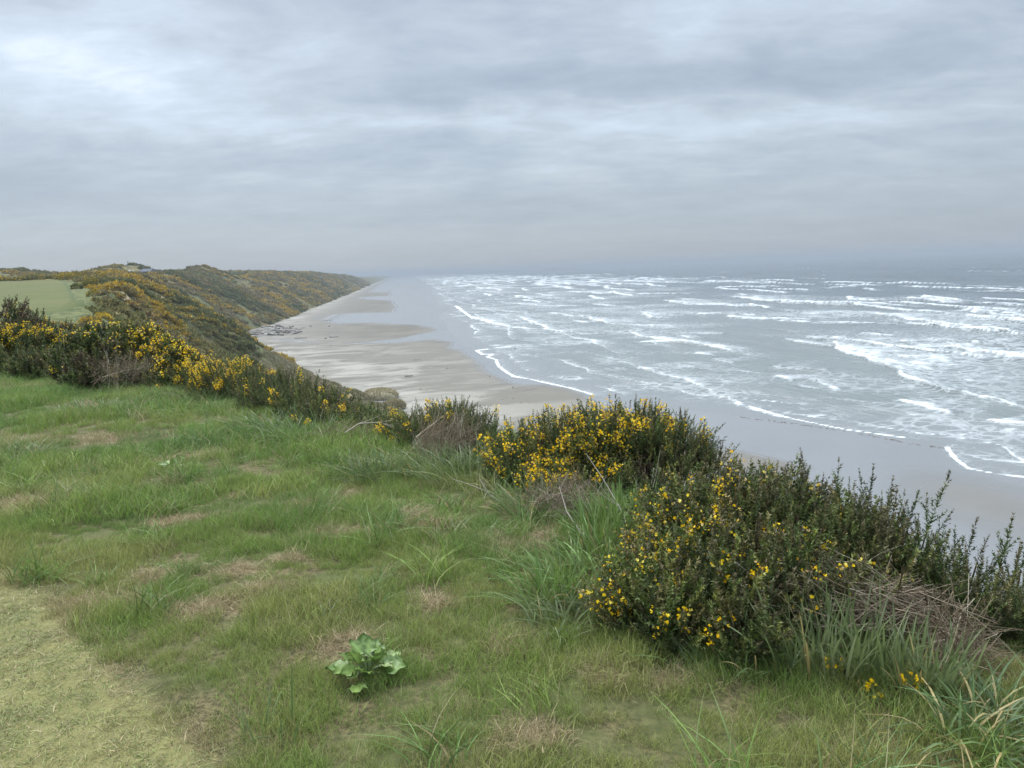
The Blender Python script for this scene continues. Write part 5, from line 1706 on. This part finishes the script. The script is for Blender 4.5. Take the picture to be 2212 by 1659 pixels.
bird(1058, 816, .55, 'small dark bird standing on damp sand, farther from the bushes', (.03, .028, .028), 'dark birds on the sand', rot=1.2)
bird(1108, 839, .5, 'small dark bird standing on damp sand just below the foam edge', (.03, .028, .028), 'dark birds on the sand', rot=.8)
bird(892, 872, .5, 'white bird on pale sand beyond the green gorse', (.75, .75, .73), None, rot=.3)
bird(1113, 756, .7, 'dark bird flying low over the shallow water', (.06, .06, .065), None, standing=False, z=3.0, rot=.5)


# ------------------------------------------------------------------ house, car and post on the hill
def box(bm, x0, x1, y0, y1, z0, z1):
    v = [bm.verts.new(p) for p in ((x0, y0, z0), (x1, y0, z0), (x1, y1, z0), (x0, y1, z0), (x0, y0, z1), (x1, y0, z1), (x1, y1, z1), (x0, y1, z1))]
    for f in ((0, 3, 2, 1), (4, 5, 6, 7), (0, 1, 5, 4), (1, 2, 6, 5), (2, 3, 7, 6), (3, 0, 4, 7)):
        bm.faces.new([v[i] for i in f])


def part(name, bm, mat, parent, bevel=0.0):
    if bevel:
        bmesh.ops.bevel(bm, geom=bm.edges[:], offset=bevel, segments=2, affect='EDGES')
    me = bpy.data.meshes.new(name)
    bm.normal_update(); bm.to_mesh(me); bm.free()
    me.materials.append(mat)
    o = bpy.data.objects.new(name, me)
    COL.objects.link(o)
    o.parent = parent
    return o


def build_house():
    c = aty(318, 579, 585)
    c[2] = ground(c[0], c[1]) - .3
    h = empty('house', c)
    h.rotation_euler = (0, 0, R(-12))
    tag(h, 'low house with grey roof tucked into the hilltop', 'house')
    wall, roof, glass = solid('grey_timber', (.16, .15, .14), .8, .15, .5), solid('grey_roofing', (.12, .125, .14), .95, .1, .3, spec=.1), solid('window_glass', (.03, .035, .04), .1, .05)
    bm = bmesh.new(); box(bm, -4.8, 4.8, -3.5, 3.5, 0, 2.6); part('wall', bm, wall, h)
    bm = bmesh.new()
    pr = [(-5.4, -4.3, 2.5), (5.4, -4.3, 2.5), (5.4, 4.3, 2.5), (-5.4, 4.3, 2.5), (-4.0, 0, 4.6), (5.0, 0, 4.6)]
    lo = [bm.verts.new((x, y, z - .25)) for x, y, z in pr[:4]]
    v = [bm.verts.new(p) for p in pr]
    for f in ((0, 1, 5, 4), (2, 3, 4, 5), (1, 2, 5), (3, 0, 4)):
        bm.faces.new([v[i] for i in f])
    bm.faces.new(lo[::-1])
    for i in range(4):
        bm.faces.new((lo[i], lo[(i + 1) % 4], v[(i + 1) % 4], v[i]))
    rf = part('roof', bm, roof, h)
    bm = bmesh.new(); box(bm, -2.4, -1.8, .4, 1.0, 3.7, 5.3); part('chimney', bm, wall, rf)
    for x in (-4.3, -2.4, 1.0, 3.0):
        bm = bmesh.new(); box(bm, x, x + 1.3, -3.56, -3.46, .9, 2.1); w_ = part('window', bm, glass, h)
        bm = bmesh.new()
        for b in ((x - .1, x, .8, 2.2), (x + 1.3, x + 1.4, .8, 2.2), (x, x + 1.3, 2.1, 2.2), (x, x + 1.3, .8, .9)):
            box(bm, b[0], b[1], -3.60, -3.45, b[2], b[3])
        part('frame', bm, solid('window_frame', (.5, .5, .5), .6, .05), w_)
    bm = bmesh.new(); box(bm, -.6, .4, -3.57, -3.46, 0, 2.1); part('door', bm, solid('door_paint', (.1, .09, .08), .5, .1), h)


def build_car():
    c = hit(283, 587.5, 300, 900)
    print('car', c)
    root = empty('parked_car', c)
    root.rotation_euler = (0, 0, R(8))
    tag(root, 'white car parked on the hillside below the house', 'car')
    white, dark, rub = solid('car_paint', (.80, .80, .80), .25, .03), solid('car_glass', (.04, .045, .05), .1, .02), solid('tyre_rubber', (.03, .03, .03), .8, .1)
    prof = [(-2.2, .45), (-2.2, .95), (-1.95, 1.1), (-1.5, 1.55), (-.1, 1.62), (.7, 1.15), (1.9, 1.0), (2.2, .75), (2.2, .45)]
    bm = bmesh.new()
    sides = [[bm.verts.new((x, s * (.88 if z < 1.2 else .72), z)) for x, z in prof] for s in (-1, 1)]
    for i in range(len(prof)):
        j = (i + 1) % len(prof)
        bm.faces.new((sides[0][i], sides[0][j], sides[1][j], sides[1][i]))
    bm.faces.new(sides[0][::-1]); bm.faces.new(sides[1])
    bmesh.ops.recalc_face_normals(bm, faces=bm.faces[:])
    part('body', bm, white, root, .05)
    for s in (-1, 1):
        bm = bmesh.new()
        v = [bm.verts.new((x, s * y, z)) for x, y, z in ((-1.65, .835, 1.13), (.45, .835, 1.17), (-.15, .745, 1.52), (-1.38, .745, 1.48))]
        bm.faces.new(v if s < 0 else v[::-1])
        bmesh.ops.solidify(bm, geom=bm.faces[:], thickness=.03)
        part('window', bm, dark, root)
        for x in (-1.35, 1.35):
            g = Geo(); g.tube([(x, s * .72, .33), (x, s * .93, .33)], .33, np.array([1., 1, 1]), 14)
            wh = g.build('wheel', rub, root)
            g = Geo(); g.tube([(x, s * .90, .33), (x, s * .95, .33)], .18, np.array([1., 1, 1]), 10)
            g.build('rim', solid('wheel_rim', (.5, .5, .52), .3, .05), wh)
    bm = bmesh.new()
    v = [bm.verts.new(p) for p in ((.68, -.74, 1.2), (.68, .74, 1.2), (.02, .66, 1.58), (.02, -.66, 1.58))]
    bm.faces.new(v); bmesh.ops.solidify(bm, geom=bm.faces[:], thickness=.03)
    part('windscreen', bm, dark, root)


build_house()
build_car()
pp = aty(276, 574, 590); pp[2] = ground(pp[0], pp[1])
gp = Geo(); gp.tube([(0, 0, -.5), (0, 0, 4.6)], .16, np.array([.12, .11, .1]), 8); gp.tube([(-.7, 0, 4.2), (.7, 0, 4.2)], .08, np.array([.12, .11, .1]), 6)
po = gp.build('pole', M_LOG); po.location = pp
tag(po, 'thin dark pole standing left of the house on the hilltop', 'pole')
for i, (px, lab) in enumerate(((290, 'dark rounded tree against the sky left of the house roof'), (302, 'dark wide tree against the sky above the house roof'))):
    far_bush(px, 574, 610, 8 + 2 * i, 3.5, 0, lab, 630 + i, 'dark trees by the house', 'tree', 'tree', np.array([(.03, .04, .03), (.04, .05, .035)]))


# the far point beyond the beach
def far_point():
    g = Geo()
    for px0, px1, y, hgt, sd in ((985, 1170, 9000, 34, 3), (1165, 1258, 8200, 46, 5), (860, 1010, 10500, 40, 7)):
        a, b = aty(px0, 580, y), aty(px1, 580, y)
        xs = np.linspace(a[0], b[0], 60)
        t = np.linspace(0, 1, 60)
        h = hgt * np.sin(t * math.pi) ** .5 * (.55 + .6 * fbm(t * 6, t * 0, sd, 4)) 
        h = np.maximum(h, 0.5)
        rows = []
        for dy, kz in ((-260, -.02), (-150, .6), (0, 1), (200, .8), (600, -.02)):
            rows.append(np.stack([xs, np.full(60, y + dy), h * kz], 1))
        V = np.concatenate(rows)
        idx = np.arange(300).reshape(5, 60)
        f = np.stack([idx[:-1, :-1], idx[:-1, 1:], idx[1:, 1:], idx[1:, :-1]], -1).reshape(-1, 4)
        g.add(V, f, np.array([.06, .065, .05]))
    tag(g.build('far_headland', solid('far_rock', None, .9, .2, .01, attr=True), smooth=True), kind='structure')


far_point()


# ------------------------------------------------------------------ weed left by the tide
def wrack():
    r = np.random.default_rng(951)
    g = Geo()
    lines = (((1599, 900), (1650, 907), (1698, 913), (1760, 921), (1827, 931)), ((1850, 936), (1880, 941), (1935, 950), (1960, 958), (2042, 967)), ((1130, 905), (1200, 893), (1280, 900)), ((960, 870), (1040, 858), (1140, 868)), ((870, 800), (930, 793), (985, 798)), ((660, 748), (760, 752), (860, 757)))
    for li, pts in enumerate(lines):
        P = np.array([on(*p, .1)[:2] for p in pts])
        seg = np.linalg.norm(np.diff(P, axis=0), axis=1)
        cum = np.concatenate([[0], np.cumsum(seg)])
        n = int(cum[-1] * (2.6 if li < 2 else 1.2))
        q = r.random(n) * cum[-1]
        x, y = np.interp(q, cum, P[:, 0]), np.interp(q, cum, P[:, 1])
        wv = .35 if li < 2 else 1.8
        x, y = x + r.normal(size=n) * wv * .6, y + r.normal(size=n) * wv
        z = np.clip(-offshore(x, y) * .011, -1.2, .75) + .04
        c = np.array([.16, .115, .085])
        for i in range(n):
            L = r.uniform(.15, .6)
            a = r.random() * 3.14
            b = np.array([x[i], y[i], max(z[i], .05) + .02])
            d = np.array([math.cos(a), math.sin(a), 0]) * L / 2
            g.tube([b - d, b + r.normal(size=3) * np.array([.05, .05, .01]), b + d], [.02, .04, .015], c * (.7 + .6 * r.random()), 4)
    tag(g.build('stranded_seaweed', M_LOG), kind='stuff')


wrack()

# ------------------------------------------------------------------ air
def build_haze():
    m, t = new_mat('sea_haze')
    v = t.n('ShaderNodeVolumePrincipled', {'Color': (0.435, 0.485, 0.54), 'Density': 0.00027, 'Anisotropy': 0.0})
    t.n('ShaderNodeOutputMaterial', {'Volume': v.outputs[0]})
    bm = bmesh.new()
    bmesh.ops.create_cube(bm, size=1)
    me = bpy.data.meshes.new('haze')
    bm.to_mesh(me); bm.free()
    me.materials.append(m)
    o = bpy.data.objects.new('haze', me)
    o.scale = (46000, 46000, 59)
    o.location = (0, 0, 24.5)
    COL.objects.link(o)
    tag(o, kind='stuff')


build_haze()
